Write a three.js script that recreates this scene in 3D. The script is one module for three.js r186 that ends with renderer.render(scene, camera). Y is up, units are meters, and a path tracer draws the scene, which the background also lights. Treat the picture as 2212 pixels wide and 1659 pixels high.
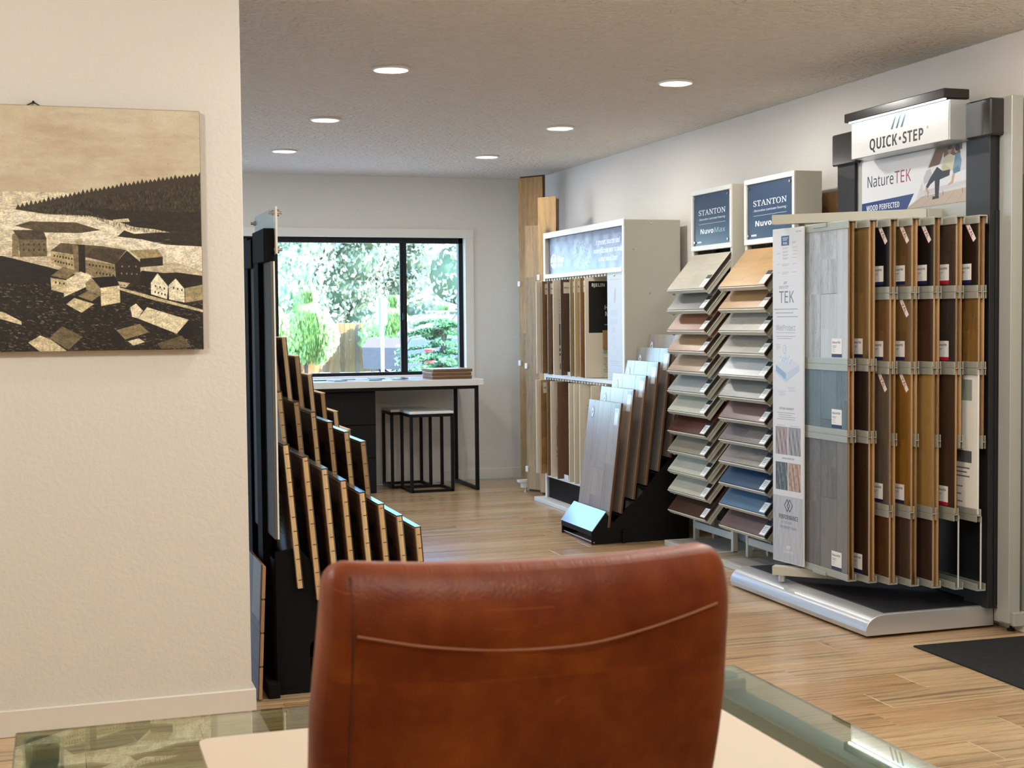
import * as THREE from 'three';
import { mergeGeometries } from 'three/addons/utils/BufferGeometryUtils.js';
import { ImprovedNoise } from 'three/addons/math/ImprovedNoise.js';
import { Sky } from 'three/addons/objects/Sky.js';
import { RectAreaLightUniformsLib } from 'three/addons/lights/RectAreaLightUniformsLib.js';

// ------------------------------------------------------------------ camera, sky, sun, exposure
const scene = new THREE.Scene();
const renderer = new THREE.WebGLRenderer({ antialias: true });
renderer.toneMapping = THREE.LinearToneMapping;
renderer.toneMappingExposure = 1.0;
renderer.shadowMap.enabled = true;
RectAreaLightUniformsLib.init();

const camera = new THREE.PerspectiveCamera(30.8, 2212 / 1659, 0.05, 300);
{
  const r = new THREE.Vector3(0.9507684, -0.00974881, 0.30974894);
  const u = new THREE.Vector3(0.02340331, 0.99890959, -0.04039708);
  const f = new THREE.Vector3(0.30901736, -0.04565742, -0.94995983);
  camera.position.set(0, 1.292, 0);
  camera.quaternion.setFromRotationMatrix(new THREE.Matrix4().makeBasis(r, u, f.clone().negate()));
  camera.focus = 6.2;
  camera.userData.fStop = 13;
}
scene.add(camera);

const sunDir = new THREE.Vector3(0.62, 0.72, 0.52).normalize();
const sky = new Sky();
sky.scale.setScalar(1000);
sky.material.uniforms.turbidity.value = 3;
sky.material.uniforms.rayleigh.value = 1.4;
sky.material.uniforms.mieCoefficient.value = 0.005;
sky.material.uniforms.mieDirectionalG.value = 0.8;
sky.material.uniforms.sunPosition.value.copy(sunDir);
scene.add(sky);
scene.backgroundIntensity = 2.5;

const sun = new THREE.DirectionalLight(0xfffaf2, 19);
sun.position.copy(sunDir).multiplyScalar(60).add(new THREE.Vector3(4, 0, -25));
sun.target.position.set(4, 0, -25);
sun.castShadow = true;
sun.shadow.mapSize.set(2048, 2048);
Object.assign(sun.shadow.camera, { left: -40, right: 40, top: 40, bottom: -40, near: 1, far: 160 });
scene.add(sun, sun.target);

// ------------------------------------------------------------------ helpers
let seedState = 20240611;
const rnd = () => { seedState = (seedState * 1664525 + 1013904223) >>> 0; return seedState / 4294967296; };
const rr = (a, b) => a + (b - a) * rnd();
const noiseGen = new ImprovedNoise();
const nz = (x, y, z = 0) => noiseGen.noise(x, y, z);
const PI = Math.PI;
const ORD = ['first', 'second', 'third', 'fourth', 'fifth', 'sixth', 'seventh', 'eighth', 'ninth', 'tenth', 'eleventh', 'twelfth'];

const used = {};
function numbered(name) {
  used[name] = (used[name] ?? -1) + 1;
  return used[name] ? name + '_' + String(used[name]).padStart(3, '0') : name;
}
function tag(o, label, category, group) {
  o.userData.label = label; o.userData.category = category;
  if (group) o.userData.group = group;
  return o;
}
function thing(name, label, category, [x, y, z] = [0, 0, 0], turn = 0, group) {
  const o = new THREE.Group(); o.name = numbered(name);
  o.position.set(x, y, z); o.rotation.y = turn; scene.add(o);
  return tag(o, label, category, group);
}
function part(name, geo, mat, parent, pos, rot) {
  const m = new THREE.Mesh(geo, mat); m.name = name;
  if (pos) m.position.set(...pos);
  if (rot) m.rotation.set(...rot);
  parent.add(m);
  return m;
}
function struct(name, geo, mat, pos) {
  const m = new THREE.Mesh(geo, mat); m.name = name; m.userData.kind = 'structure';
  if (pos) m.position.set(...pos);
  scene.add(m);
  return m;
}
const AX = { x: 0, y: 1, z: 2 };
// box with chamfered edges, uv in metres; the grain axis becomes v
function cbox(w, h, d, b = 0.001, grain = 'y', off = [0, 0]) {
  const hx = w / 2, hy = h / 2, hz = d / 2;
  b = Math.min(b, hx * 0.9, hy * 0.9, hz * 0.9);
  const half = [hx, hy, hz], pos = [], nor = [], uv = [], g = AX[grain];
  const put = (p, n) => {
    pos.push(...p); nor.push(...n);
    const a = n.map(Math.abs), k = a[0] >= a[1] && a[0] >= a[2] ? 0 : a[1] >= a[2] ? 1 : 2;
    const rest = [0, 1, 2].filter((i) => i !== k);
    const v = rest.includes(g) ? g : rest[1], u = rest.find((i) => i !== v);
    uv.push(p[u] + off[0], p[v] + off[1]);
  };
  const tri = (A, B, C, n) => {
    const e1 = B.map((x, i) => x - A[i]), e2 = C.map((x, i) => x - A[i]);
    const c = [e1[1] * e2[2] - e1[2] * e2[1], e1[2] * e2[0] - e1[0] * e2[2], e1[0] * e2[1] - e1[1] * e2[0]];
    const ok = c[0] * n[0] + c[1] * n[1] + c[2] * n[2] > 0;
    for (const p of ok ? [A, B, C] : [A, C, B]) put(p, n);
  };
  const quad = (A, B, C, D, n) => { tri(A, B, C, n); tri(A, C, D, n); };
  const P = (k, s) => { const p = [0, 0, 0]; for (let i = 0; i < 3; i++) p[i] = s[i] * (half[i] - (i === k ? 0 : b)); return p; };
  for (let k = 0; k < 3; k++) for (const s of [-1, 1]) {
    const i = (k + 1) % 3, j = (k + 2) % 3;
    const mk = (a, c) => { const q = [0, 0, 0]; q[k] = s; q[i] = a; q[j] = c; return P(k, q); };
    const n = [0, 0, 0]; n[k] = s;
    quad(mk(-1, -1), mk(1, -1), mk(1, 1), mk(-1, 1), n);
  }
  for (let k = 0; k < 3; k++) {
    const i = (k + 1) % 3, j = (k + 2) % 3, S = Math.SQRT1_2;
    for (const a of [-1, 1]) for (const c of [-1, 1]) {
      const mk = (face, e) => { const q = [0, 0, 0]; q[i] = a; q[j] = c; q[k] = e; return P(face, q); };
      const n = [0, 0, 0]; n[i] = a * S; n[j] = c * S;
      quad(mk(i, -1), mk(i, 1), mk(j, 1), mk(j, -1), n);
    }
  }
  for (const a of [-1, 1]) for (const c of [-1, 1]) for (const e of [-1, 1]) {
    const q = [a, c, e], n = q.map((x) => x / Math.sqrt(3));
    tri(P(0, q), P(1, q), P(2, q), n);
  }
  const geo = new THREE.BufferGeometry();
  geo.setAttribute('position', new THREE.Float32BufferAttribute(pos, 3));
  geo.setAttribute('normal', new THREE.Float32BufferAttribute(nor, 3));
  geo.setAttribute('uv', new THREE.Float32BufferAttribute(uv, 2));
  return geo;
}
// box given by its bounds
function bb(x0, x1, y0, y1, z0, z1, b = 0.001, grain = 'y') {
  return cbox(Math.abs(x1 - x0), Math.abs(y1 - y0), Math.abs(z1 - z0), b, grain).translate((x0 + x1) / 2, (y0 + y1) / 2, (z0 + z1) / 2);
}
const flat = (g) => (g.index ? g.toNonIndexed() : g);
const merge = (...gs) => mergeGeometries(gs.flat().map((g) => {
  g = flat(g);
  for (const k of Object.keys(g.attributes)) if (!['position', 'normal', 'uv'].includes(k)) g.deleteAttribute(k);
  return g;
}));
// bar between two points, square or round
function bar(a, b, w, h = w, bev = 0.001) {
  const A = new THREE.Vector3(...a), B = new THREE.Vector3(...b), L = A.distanceTo(B);
  const g = cbox(w, h, L, bev, 'z');
  const m = new THREE.Matrix4().lookAt(A, B, Math.abs(B.clone().sub(A).normalize().y) > 0.99 ? new THREE.Vector3(1, 0, 0) : new THREE.Vector3(0, 1, 0));
  return g.applyMatrix4(m).translate((A.x + B.x) / 2, (A.y + B.y) / 2, (A.z + B.z) / 2);
}
function rod(a, b, r, seg = 14) {
  const A = new THREE.Vector3(...a), B = new THREE.Vector3(...b), D = B.clone().sub(A);
  const g = new THREE.CylinderGeometry(r, r, D.length(), seg);
  g.applyQuaternion(new THREE.Quaternion().setFromUnitVectors(new THREE.Vector3(0, 1, 0), D.clone().normalize()));
  return flat(g.translate((A.x + B.x) / 2, (A.y + B.y) / 2, (A.z + B.z) / 2));
}
function ext(points, depth, holes = [], bevel = 0) {
  const s = new THREE.Shape(points.map((p) => new THREE.Vector2(...p)));
  for (const h of holes) s.holes.push(h);
  return new THREE.ExtrudeGeometry(s, { depth, bevelEnabled: bevel > 0, bevelSize: bevel, bevelThickness: bevel, bevelSegments: 2, curveSegments: 10 });
}

// ------------------------------------------------------------------ textures
function dataTex(w, h, fn, srgb = true) {
  const d = new Uint8Array(w * h * 4);
  for (let y = 0; y < h; y++) for (let x = 0; x < w; x++) {
    const c = fn(x / w, y / h), i = (y * w + x) * 4;
    d[i] = Math.max(0, Math.min(255, c[0])); d[i + 1] = Math.max(0, Math.min(255, c[1])); d[i + 2] = Math.max(0, Math.min(255, c[2])); d[i + 3] = 255;
  }
  const t = new THREE.DataTexture(d, w, h, THREE.RGBAFormat);
  t.wrapS = t.wrapT = THREE.RepeatWrapping; t.magFilter = THREE.LinearFilter; t.minFilter = THREE.LinearMipmapLinearFilter; t.generateMipmaps = true;
  if (srgb) t.colorSpace = THREE.SRGBColorSpace;
  t.needsUpdate = true;
  return t;
}
function canvasTex(w, h, draw) {
  const c = document.createElement('canvas'); c.width = w; c.height = h;
  draw(c.getContext('2d'), w, h);
  const t = new THREE.CanvasTexture(c); t.colorSpace = THREE.SRGBColorSpace; t.anisotropy = 8;
  return t;
}
// wood grain, one tile = 0.4 m across, 1.6 m along
const GRAIN = [];
for (let k = 0; k < 6; k++) {
  const o = k * 37.3, strong = [0.10, 0.16, 0.22, 0.13, 0.28, 0.07][k], knots = [0, 1, 2, 0, 2, 0][k];
  const kn = []; for (let i = 0; i < knots; i++) kn.push([rr(0.15, 0.85), rr(0.1, 0.9)]);
  GRAIN.push(dataTex(256, 1024, (u, v) => {
    let warp = 0.05 * nz(u * 3 + o, v * 4, o) + 0.02 * nz(u * 8, v * 12 + o, 3);
    let kd = 0;
    for (const [a, b] of kn) { const q = Math.hypot((u - a) * 1.0, (v - b) * 4); const e = Math.exp(-q * q * 220); kd += e; warp += 0.05 * Math.exp(-q * q * 40) * Math.sign(u - a); }
    const x = u + warp;
    const ring = 0.5 + 0.5 * Math.sin((x * 9 + 1.4 * nz(x * 2, v * 1.1, o)) * 2 * PI);
    const fine = nz(x * 70, v * 9, o + 5), pore = nz(x * 150, v * 26, o + 9), broad = nz(x * 4, v * 2.2, o + 2);
    let s = 1 - strong * (0.55 * ring * (0.5 + 0.5 * nz(u * 2, v * 2, o)) + 0.45 * (0.5 + 0.5 * fine)) + 0.10 * broad;
    if (pore > 0.28) s -= strong * 0.55;
    s -= 0.42 * Math.min(1, kd);
    const w = 0.03 * broad;
    return [255 * Math.min(1, s + w * 0.4), 255 * Math.min(1, s), 255 * Math.min(1, s - w)];
  }));
}
// streaky oak for the floor planks
for (let k = 0; k < 3; k++) {
  const o = 300 + k * 51.7;
  GRAIN.push(dataTex(256, 1024, (u, v) => {
    const x = u + 0.035 * nz(u * 4 + o, v * 5, o) + 0.012 * nz(u * 9, v * 16 + o, 3);
    const st = nz(x * 26, v * 3.2, o), st2 = nz(x * 60, v * 7, o + 3), pore = nz(x * 150, v * 24, o + 9), broad = nz(x * 3, v * 1.6, o + 2);
    let s = 0.94 + 0.09 * broad - 0.17 * Math.max(0, st - 0.05) * 2.2 - 0.09 * Math.max(0, st2) * 1.6;
    if (pore > 0.3) s -= 0.08;
    return [255 * Math.min(1, s), 255 * Math.min(1, s * 0.985), 255 * Math.min(1, s * 0.955)];
  }));
}
const woodCache = {};
function wood(color, k = 0, rough = 0.55, extra = {}) {
  const key = [color, k, rough, JSON.stringify(extra)].join();
  if (woodCache[key]) return woodCache[key];
  const t = GRAIN[k % GRAIN.length].clone(); t.repeat.set(1 / 0.4, 1 / 1.6); t.needsUpdate = true;
  return (woodCache[key] = new THREE.MeshPhysicalMaterial({ color, map: t, roughness: rough, ...extra }));
}
const std = (color, roughness = 0.6, metalness = 0, extra = {}) => new THREE.MeshPhysicalMaterial({ color, roughness, metalness, ...extra });

const wallBump = dataTex(512, 512, (u, v) => {
  const n = nz(u * 36, v * 36, 1) * 0.6 + nz(u * 75, v * 75, 4) * 0.4; const g = 128 + 120 * Math.max(-1, Math.min(1, n * 1.4)); return [g, g, g];
}, false);
wallBump.repeat.set(1 / 0.6, 1 / 0.6);
const ceilBump = dataTex(1024, 1024, (u, v) => {
  // knock-down plaster: flattened ridges, stretched a little in one direction
  const n = nz(u * 34 + 1.1 * nz(u * 15, v * 15, 7), v * 52 + 0.9 * nz(u * 17, v * 17, 11), 2) + 0.4 * nz(u * 80, v * 110, 9);
  const s = 0.5 + 0.5 * Math.tanh((n + 0.04) * 2.6); const g = 20 + 210 * s + 20 * nz(u * 240, v * 240, 3); return [g, g, g];
}, false);
ceilBump.repeat.set(1 / 1.2, 1 / 1.2);
const leatherBump = dataTex(512, 512, (u, v) => {
  const g = 128 + 70 * nz(u * 90, v * 90, 2) + 60 * nz(u * 180, v * 180, 5) + 40 * nz(u * 9, v * 9, 8); return [g, g, g];
}, false);
const leatherMap = dataTex(512, 512, (u, v) => {
  const n = nz(u * 5, v * 5, 1) * 0.5 + nz(u * 13, v * 13, 3) * 0.35 + nz(u * 40, v * 40, 6) * 0.2;
  let s = 0.86 + 0.28 * n;
  const sc = Math.abs(nz(u * 3 + 9, v * 22, 12)); if (sc < 0.012 && nz(u * 4, v * 4, 20) > 0.15) s += 0.25;
  return [255 * Math.min(1, s), 245 * Math.min(1, s * s + 0.02), 235 * Math.min(1, s * s)];
});
const feltMap = dataTex(256, 256, (u, v) => { const g = 200 + 90 * nz(u * 60, v * 60, 1) + 60 * nz(u * 130, v * 130, 4); return [g, g, g]; });

const M = {
  wall: std('#dfdad1', 0.85, 0, { bumpMap: wallBump, bumpScale: 0.0011 }),
  ceiling: std('#e3dccf', 0.75, 0, { bumpMap: ceilBump, bumpScale: 0.022 }),
  trim: std('#e3ded4', 0.45),
  black: std('#070708', 0.55, 0, { specularIntensity: 0.6 }),
  blackMetal: std('#09090a', 0.5, 0.1, { specularIntensity: 0.6 }),
  blackSatin: std('#070708', 0.5, 0, { specularIntensity: 0.6 }),
  white: std('#e6e4de', 0.4),
  offWhite: std('#d8d4c8', 0.5),
  beigeMetal: std('#c8c4b5', 0.45, 0.1),
  alu: std('#a9a89c', 0.42, 0.35),
  lightGrey: std('#b4b4ac', 0.4, 0.15),
  silver: std('#c9cbcc', 0.28, 0.55),
  brownGloss: std('#1b1410', 0.2, 0, { clearcoat: 0.2, clearcoatRoughness: 0.1 }),
  darkGrey: std('#201f22', 0.5),
  chrome: std('#d6d4cc', 0.16, 1),
  brass: std('#b5ad7c', 0.22, 1),
  core: wood('#b89263', 0, 0.75),
  coreDark: wood('#a07c50', 1, 0.75),
  ply: wood('#c9a06c', 3, 0.7),
  card: std('#ece9e2', 0.6),
};

// ------------------------------------------------------------------ room
const CEIL = 2.44, XR = 3.724, XL = -1.9, ZF = -10.848, ZB = 1.7, ZP = -4.604, XP = 0.583;
{
  // floor: subfloor slab, with laid planks over the part in and around the view
  const floor = struct('floor', merge(bb(XL - 0.15, XR + 0.15, -0.16, -0.013, ZF - 0.15, ZB + 0.15, 0.001, 'x'), bb(XL, XR, -0.013, 0, -0.9, ZB, 0.001, 'x')), wood('#b58f5f', 0, 0.4));
  const tints = ['#d7b68c', '#d0ac7f', '#d8b990', '#cda87d', '#d3af85', '#d9bb93'];
  const mats = tints.map((t, i) => wood(t, 6 + (i % 3), 0.27, { clearcoat: 0.35, clearcoatRoughness: 0.22 }));
  const PW = 0.19, PL = 1.4, cache = {};
  const plank = (L, v) => cache[L.toFixed(3) + v] ??= cbox(L - 0.0012, 0.012, PW - 0.0012, 0.0012, 'x', [v * 0.23, v * 0.41]);
  let row = 0;
  for (let z = -0.9; z - PW > ZF - 0.001; z -= PW, row++) {
    let x = XL; const first = [0.55, 1.2, 0.3, 0.9, 1.4][(row * 3 + (row >> 2)) % 5]; let L = first;
    while (x < XR - 0.02) {
      L = Math.min(L, XR - x);
      const k = Math.floor(rnd() * 6);
      part('plank', plank(L, k), mats[Math.floor(rnd() * 6)], floor, [x + L / 2, -0.006, z - PW / 2]);
      x += L; L = PL;
    }
  }
}
struct('ceiling', bb(XL - 0.15, XR + 0.15, CEIL, CEIL + 0.15, ZF - 0.15, ZB + 0.15, 0.001, 'z'), M.ceiling);
struct('wall_right', bb(XR, XR + 0.15, 0, CEIL, ZF - 0.15, ZB + 0.15), M.wall);
const LZ0 = -10.7, LZ1 = -7.7, LY0 = 0.15, LY1 = 2.3;
struct('wall_left', merge(bb(XL - 0.15, XL, 0, CEIL, LZ1, ZB + 0.15), bb(XL - 0.15, XL, 0, CEIL, ZF - 0.15, LZ0), bb(XL - 0.15, XL, 0, LY0, LZ0, LZ1), bb(XL - 0.15, XL, LY1, CEIL, LZ0, LZ1)), M.wall);
struct('wall_back', bb(XL, XR, 0, CEIL, ZB, ZB + 0.15), M.wall);
const WX0 = 1.16, WX1 = 3.138, WY0 = 0.862, WY1 = 1.96;
struct('wall_far', merge(bb(XL, WX0, 0, CEIL, ZF - 0.15, ZF), bb(WX1, XR, 0, CEIL, ZF - 0.15, ZF), bb(WX0, WX1, WY1, CEIL, ZF - 0.15, ZF), bb(WX0, WX1, 0, WY0, ZF - 0.15, ZF)), M.wall);
struct('wall_partition', bb(XL, XP, 0, CEIL, ZP - 0.12, ZP, 0.004), M.wall);
struct('baseboard_partition', merge(bb(XL, XP + 0.013, 0, 0.086, ZP, ZP + 0.013, 0.003), bb(XP, XP + 0.013, 0, 0.086, ZP - 0.133, ZP, 0.003)), M.trim);
struct('baseboard_far', bb(XL, XR, 0, 0.086, ZF, ZF + 0.013, 0.003), M.trim);
struct('baseboard_right', bb(XR - 0.013, XR, 0, 0.086, ZF + 0.013, ZB, 0.003), M.trim);
struct('baseboard_left', bb(XL, XL + 0.013, 0, 0.086, ZF + 0.013, ZP - 0.12, 0.003), M.trim);
struct('trim_1', merge(
  bb(WX0 - 0.075, WX1 + 0.075, WY1, WY1 + 0.068, ZF, ZF + 0.014, 0.002), bb(WX1, WX1 + 0.07, WY0 - 0.06, WY1, ZF, ZF + 0.014, 0.002),
  bb(WX0 - 0.07, WX0, WY0 - 0.06, WY1, ZF, ZF + 0.014, 0.002), bb(WX0, WX1, WY0 - 0.06, WY0, ZF, ZF + 0.014, 0.002)), M.trim);
const pane = new THREE.MeshPhysicalMaterial({ color: '#ffffff', transmission: 1, thickness: 0, roughness: 0, ior: 1.5 });
{
  const w = new THREE.Group(); w.name = 'window_1'; w.userData.kind = 'structure'; scene.add(w);
  const z0 = ZF - 0.115, z1 = ZF - 0.055;
  part('frame', merge(
    bb(WX0, WX1, WY1 - 0.044, WY1, z0, z1), bb(WX0, WX1, WY0, WY0 + 0.026, z0, z1),
    bb(WX0, WX0 + 0.036, WY0, WY1, z0, z1), bb(WX1 - 0.036, WX1, WY0, WY1, z0, z1)), M.blackSatin, w);
  part('mullion', bb(1.6, 1.642, WY0 + 0.02, WY1 - 0.03, z0 + 0.006, z1 - 0.006), M.blackSatin, w);
  part('mullion', merge(bb(2.618, 2.64, WY0 + 0.02, WY1 - 0.03, z0 + 0.01, z1 - 0.016), bb(2.642, 2.668, WY0 + 0.02, WY1 - 0.03, z0 + 0.004, z1 + 0.002)), M.blackSatin, w);
  part('latch', merge(bb(2.63, 2.645, 1.3, 1.36, z1 - 0.012, z1 + 0.014), bb(2.635, 2.642, 1.31, 1.345, z1 + 0.01, z1 + 0.026)), M.blackSatin, w);
  for (const [a, b] of [[WX0 + 0.03, 1.61], [1.632, 2.63], [2.66, WX1 - 0.03]])
    part('pane', new THREE.PlaneGeometry(b - a, WY1 - WY0 - 0.06), pane, w, [(a + b) / 2, (WY0 + WY1) / 2, (z0 + z1) / 2]);
}

{
  // shop window in the left wall, out of sight behind the partition; it gives the cool light on the far ceiling and wall
  const w = new THREE.Group(); w.name = 'window_2'; w.userData.kind = 'structure'; scene.add(w);
  const x0 = XL - 0.11, x1 = XL - 0.05, zm = (LZ0 + LZ1) / 2;
  part('frame', merge(bb(x0, x1, LY0, LY0 + 0.04, LZ0, LZ1), bb(x0, x1, LY1 - 0.04, LY1, LZ0, LZ1), bb(x0, x1, LY0, LY1, LZ0, LZ0 + 0.04), bb(x0, x1, LY0, LY1, LZ1 - 0.04, LZ1)), M.blackSatin, w);
  part('mullion', bb(x0, x1, LY0 + 0.03, LY1 - 0.03, zm - 0.02, zm + 0.02), M.blackSatin, w);
  for (const [a, b] of [[LZ0 + 0.03, zm - 0.015], [zm + 0.015, LZ1 - 0.03]]) part('pane', new THREE.PlaneGeometry(b - a, LY1 - LY0 - 0.06).rotateY(PI / 2), pane, w, [(x0 + x1) / 2, (LY0 + LY1) / 2, (a + b) / 2]);
}

// ------------------------------------------------------------------ ceiling lamps
const warmLamp = new THREE.Color(1.0, 0.97, 0.92), officeLamp = new THREE.Color(1.0, 0.975, 0.925);
const lampGlow = new THREE.MeshStandardMaterial({ color: '#ffffff', emissive: new THREE.Color(1, 0.95, 0.9), emissiveIntensity: 2.2, roughness: 0.5 });
function downlight(x, z, label, power, color) {
  const t = thing('ceiling_light', label, 'ceiling light', [x, CEIL, z], 0, 'recessed round ceiling lights');
  const ring = new THREE.LatheGeometry([[0.074, -0.006], [0.0765, -0.011], [0.084, -0.009], [0.088, 0], [0.074, 0]].map((p) => new THREE.Vector2(...p)), 48);
  part('trim_ring', ring, M.white, t);
  part('diffuser', new THREE.CylinderGeometry(0.075, 0.075, 0.004, 40), lampGlow, t, [0, -0.005, 0]);
  const l = new THREE.RectAreaLight(color, power / (0.104 * 0.104), 0.104, 0.104);
  l.position.set(0, -0.009, 0); l.rotation.x = -PI / 2; t.add(l);
}
const lampZ = [-6.24, -7.875, -9.374];
const nearFar = ['nearest', 'middle', 'farthest'];
for (let i = 0; i < 3; i++) {
  downlight(1.467, lampZ[i], `${nearFar[i]} of the three round lamps in the left ceiling row`, [3.6, 3.0, 2.4][i], warmLamp);
  downlight(2.88, lampZ[i], `${nearFar[i]} of the three round lamps in the right ceiling row`, [3.6, 3.0, 2.4][i], warmLamp);
}
downlight(1.467, -4.15, 'round ceiling lamp above the left rack, outside the picture', 3.6, warmLamp);
downlight(2.88, -4.15, 'round ceiling lamp above the dark mat, outside the picture', 3.6, warmLamp);
downlight(0.55, -0.35, 'round ceiling lamp above the brown leather chair', 4.5, officeLamp);
downlight(1.3, -1.9, 'round ceiling lamp above the glass desk', 3.0, officeLamp);
// opal globe lamps of the office corner, outside the picture
function globeLamp(x, z, label, power) {
  const t = thing('globe_lamp', label, 'ceiling light', [x, CEIL, z], 0, 'opal globe lamps of the office corner');
  part('canopy', new THREE.CylinderGeometry(0.07, 0.075, 0.025, 32), M.white, t, [0, -0.0125, 0]);
  part('globe', new THREE.SphereGeometry(0.11, 32, 20), lampGlow, t, [0, -0.13, 0]);
  const l = new THREE.PointLight(officeLamp, power); l.position.set(0, -0.13, 0); l.shadow.radius = 5; t.add(l);
}
globeLamp(-0.9, -2.5, 'opal globe ceiling lamp in front of the old town picture', 5.0);
globeLamp(1.9, -2.7, 'opal globe ceiling lamp between the desk and the right wall', 4.6);

// ------------------------------------------------------------------ outside the window
{
  const soil = dataTex(256, 256, (u, v) => { const n = nz(u * 20, v * 20, 3) + 0.5 * nz(u * 60, v * 60, 8); const g = 190 + 50 * n; return [g, g * 0.98, g * 0.92]; });
  soil.repeat.set(0.2, 0.2);
  struct('ground_outside', bb(-80, 80, -0.5, -0.17, -110, 40), std('#d9dadb', 0.9, 0, { map: soil }));
  const leafMat = (c) => new THREE.MeshPhysicalMaterial({ color: c, roughness: 0.55, transmission: 0.35, thickness: 0, side: THREE.DoubleSide });
  const leafGeo = (() => {
    const g = new THREE.BufferGeometry();
    g.setAttribute('position', new THREE.Float32BufferAttribute([0, -0.5, 0, 0.3, 0, 0.06, 0, 0.5, 0, -0.3, 0, 0.06], 3));
    g.setIndex([0, 1, 2, 0, 2, 3]); g.computeVertexNormals();
    g.setAttribute('uv', new THREE.Float32BufferAttribute([0.5, 0, 1, 0.5, 0.5, 1, 0, 0.5], 2));
    return g;
  })();
  const mtx = new THREE.Matrix4(), q = new THREE.Quaternion(), e = new THREE.Euler(), col = new THREE.Color();
  function foliage(name, parent, n, mat, place, size, tint) {
    const im = new THREE.InstancedMesh(leafGeo, mat, n); im.name = name; im.userData.kind = 'stuff';
    for (let i = 0; i < n; i++) {
      const [x, y, z, s = 1, dir] = place(i);
      e.set(rr(-1.3, 1.3), rr(0, 2 * PI), rr(-1.3, 1.3)); if (dir) e.set(...dir); q.setFromEuler(e);
      const k = size * s * rr(0.7, 1.3);
      mtx.compose(new THREE.Vector3(x, y, z), q, new THREE.Vector3(k, k, k)); im.setMatrixAt(i, mtx);
      const t = tint(); im.setColorAt(i, col.setRGB(...t));
    }
    parent.add(im);
    return im;
  }
  const bark = wood('#6b5a48', 4, 0.9);
  // broad-leaved trees behind the fence
  const crowns = [[5.0, -41.6, 4.4, 2.8], [8.1, -47, 5.2, 3.2], [11.4, -52.5, 5.6, 3.2], [13.6, -41.6, 4.8, 2.8], [2.4, -52.5, 5.6, 3.2], [17.0, -47, 5.2, 3.2]];
  const where = ['at the left of the middle window pane', 'behind the fence in the middle pane', 'above the street sign', 'in the right window pane', 'far left of the fence', 'far right beyond the car'];
  crowns.forEach(([x, z, h, r], i) => {
    const t = thing('leafy_tree', `pale green leafy tree ${where[i]}`, 'tree', [x, -0.1, z], 0, 'trees beyond the fence');
    const tr = [rod([0, 0, 0], [0.1, h * 0.5, 0], 0.16), rod([0.1, h * 0.45, 0], [0.9, h * 0.9, 0.2], 0.09), rod([0.1, h * 0.45, 0], [-0.8, h * 0.95, -0.1], 0.09)];
    part('trunk', merge(tr), bark, t);
    const blobs = []; for (let k = 0; k < 14; k++) blobs.push([r * 0.62 * Math.cos(k * 2.4), h * (0.18 + 1.05 * k / 13) + 0.4, rr(-0.6, 0.6), rr(1.1, 1.6)]);
    const core = blobs.map(([a, b, c, s]) => flat(new THREE.IcosahedronGeometry(s * 0.6, 1).translate(a, b, c)));
    part('crown_mass', merge(core), std('#6b7d5e', 0.9), t).userData.kind = 'stuff';
    foliage('foliage', t, 9500, leafMat('#ffffff'), () => {
      const b = blobs[Math.floor(rnd() * 14)]; const th = rr(0, 2 * PI), ph = Math.acos(rr(-1, 1)), s = b[3] * rr(0.6, 1.12);
      return [b[0] + s * Math.sin(ph) * Math.cos(th), b[1] + s * Math.cos(ph), b[2] + s * Math.sin(ph) * Math.sin(th)];
    }, 0.2, () => { const a = rr(0.5, 1.3); return [0.6 * a, 0.62 * a, 0.44 * a]; });
  });
  // columnar evergreens in front of the fence
  const arb = [[5.15, -37.0, 2.35, 0.75, 'tall yellow-green evergreen at the left edge of the middle pane'], [6.3, -37.1, 2.2, 0.8, 'yellow-green evergreen shrub left of the bare fence panel'],
    [8.6, -37.1, 2.05, 0.78, 'rounded yellow-green evergreen behind the street sign'], [3.75, -37, 2.4, 0.6, 'yellow-green evergreen hidden left of the middle pane'], [10.6, -39, 1.8, 0.6, 'pale evergreen shrub beyond the car']];
  for (const [x, z, h, r, label] of arb) {
    const t = thing('evergreen_shrub', label, 'shrub', [x, -0.1, z], 0, 'evergreens along the fence');
    part('stem', rod([0, 0, 0], [0, h * 0.6, 0], 0.05), bark, t);
    part('inner_mass', new THREE.SphereGeometry(1, 14, 12).scale(r * 0.6, h * 0.4, r * 0.6).translate(0, h * 0.55, 0), std('#6f8a45', 0.9), t);
    foliage('foliage', t, 3600, leafMat('#ffffff'), () => {
      const v = rr(0, 1), prof = Math.sin(Math.min(1, 0.12 + v * 1.15) * PI * 0.93) ** 0.7, th = rr(0, 2 * PI), s = r * prof * rr(0.75, 1.1);
      return [Math.cos(th) * s, 0.3 + v * (h - 0.3), Math.sin(th) * s, 1, [rr(-0.5, 0.5), th, rr(-0.5, 0.5)]];
    }, 0.16, () => { const a = rr(0.75, 1.25); return [0.42 * a, 0.56 * a, 0.2 * a]; });
  }
  // board fence
  const fence = thing('board_fence', 'brown board fence across the street, seen through the middle pane', 'fence', [0, -0.1, -38]);
  const fm = ['#a67a48', '#b08450', '#9c7346', '#957a60'].map((c, i) => wood(c, i, 0.85));
  const fg = [0, 1, 2].map((k) => cbox(0.138, 1.36, 0.022, 0.004, 'y', [k * 0.13, k * 0.4]));
  for (let i = 0; i < 70; i++) part('board', fg[i % 3], fm[Math.floor(rnd() * 4)], fence, [2.2 + i * 0.142, 0.68 + rr(-0.012, 0.012), rr(-0.004, 0.004)]);
  for (const y of [0.3, 1.05]) part('rail', cbox(10, 0.09, 0.04, 0.004, 'x'), fm[2], fence, [7.1, y, -0.04]);
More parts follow.
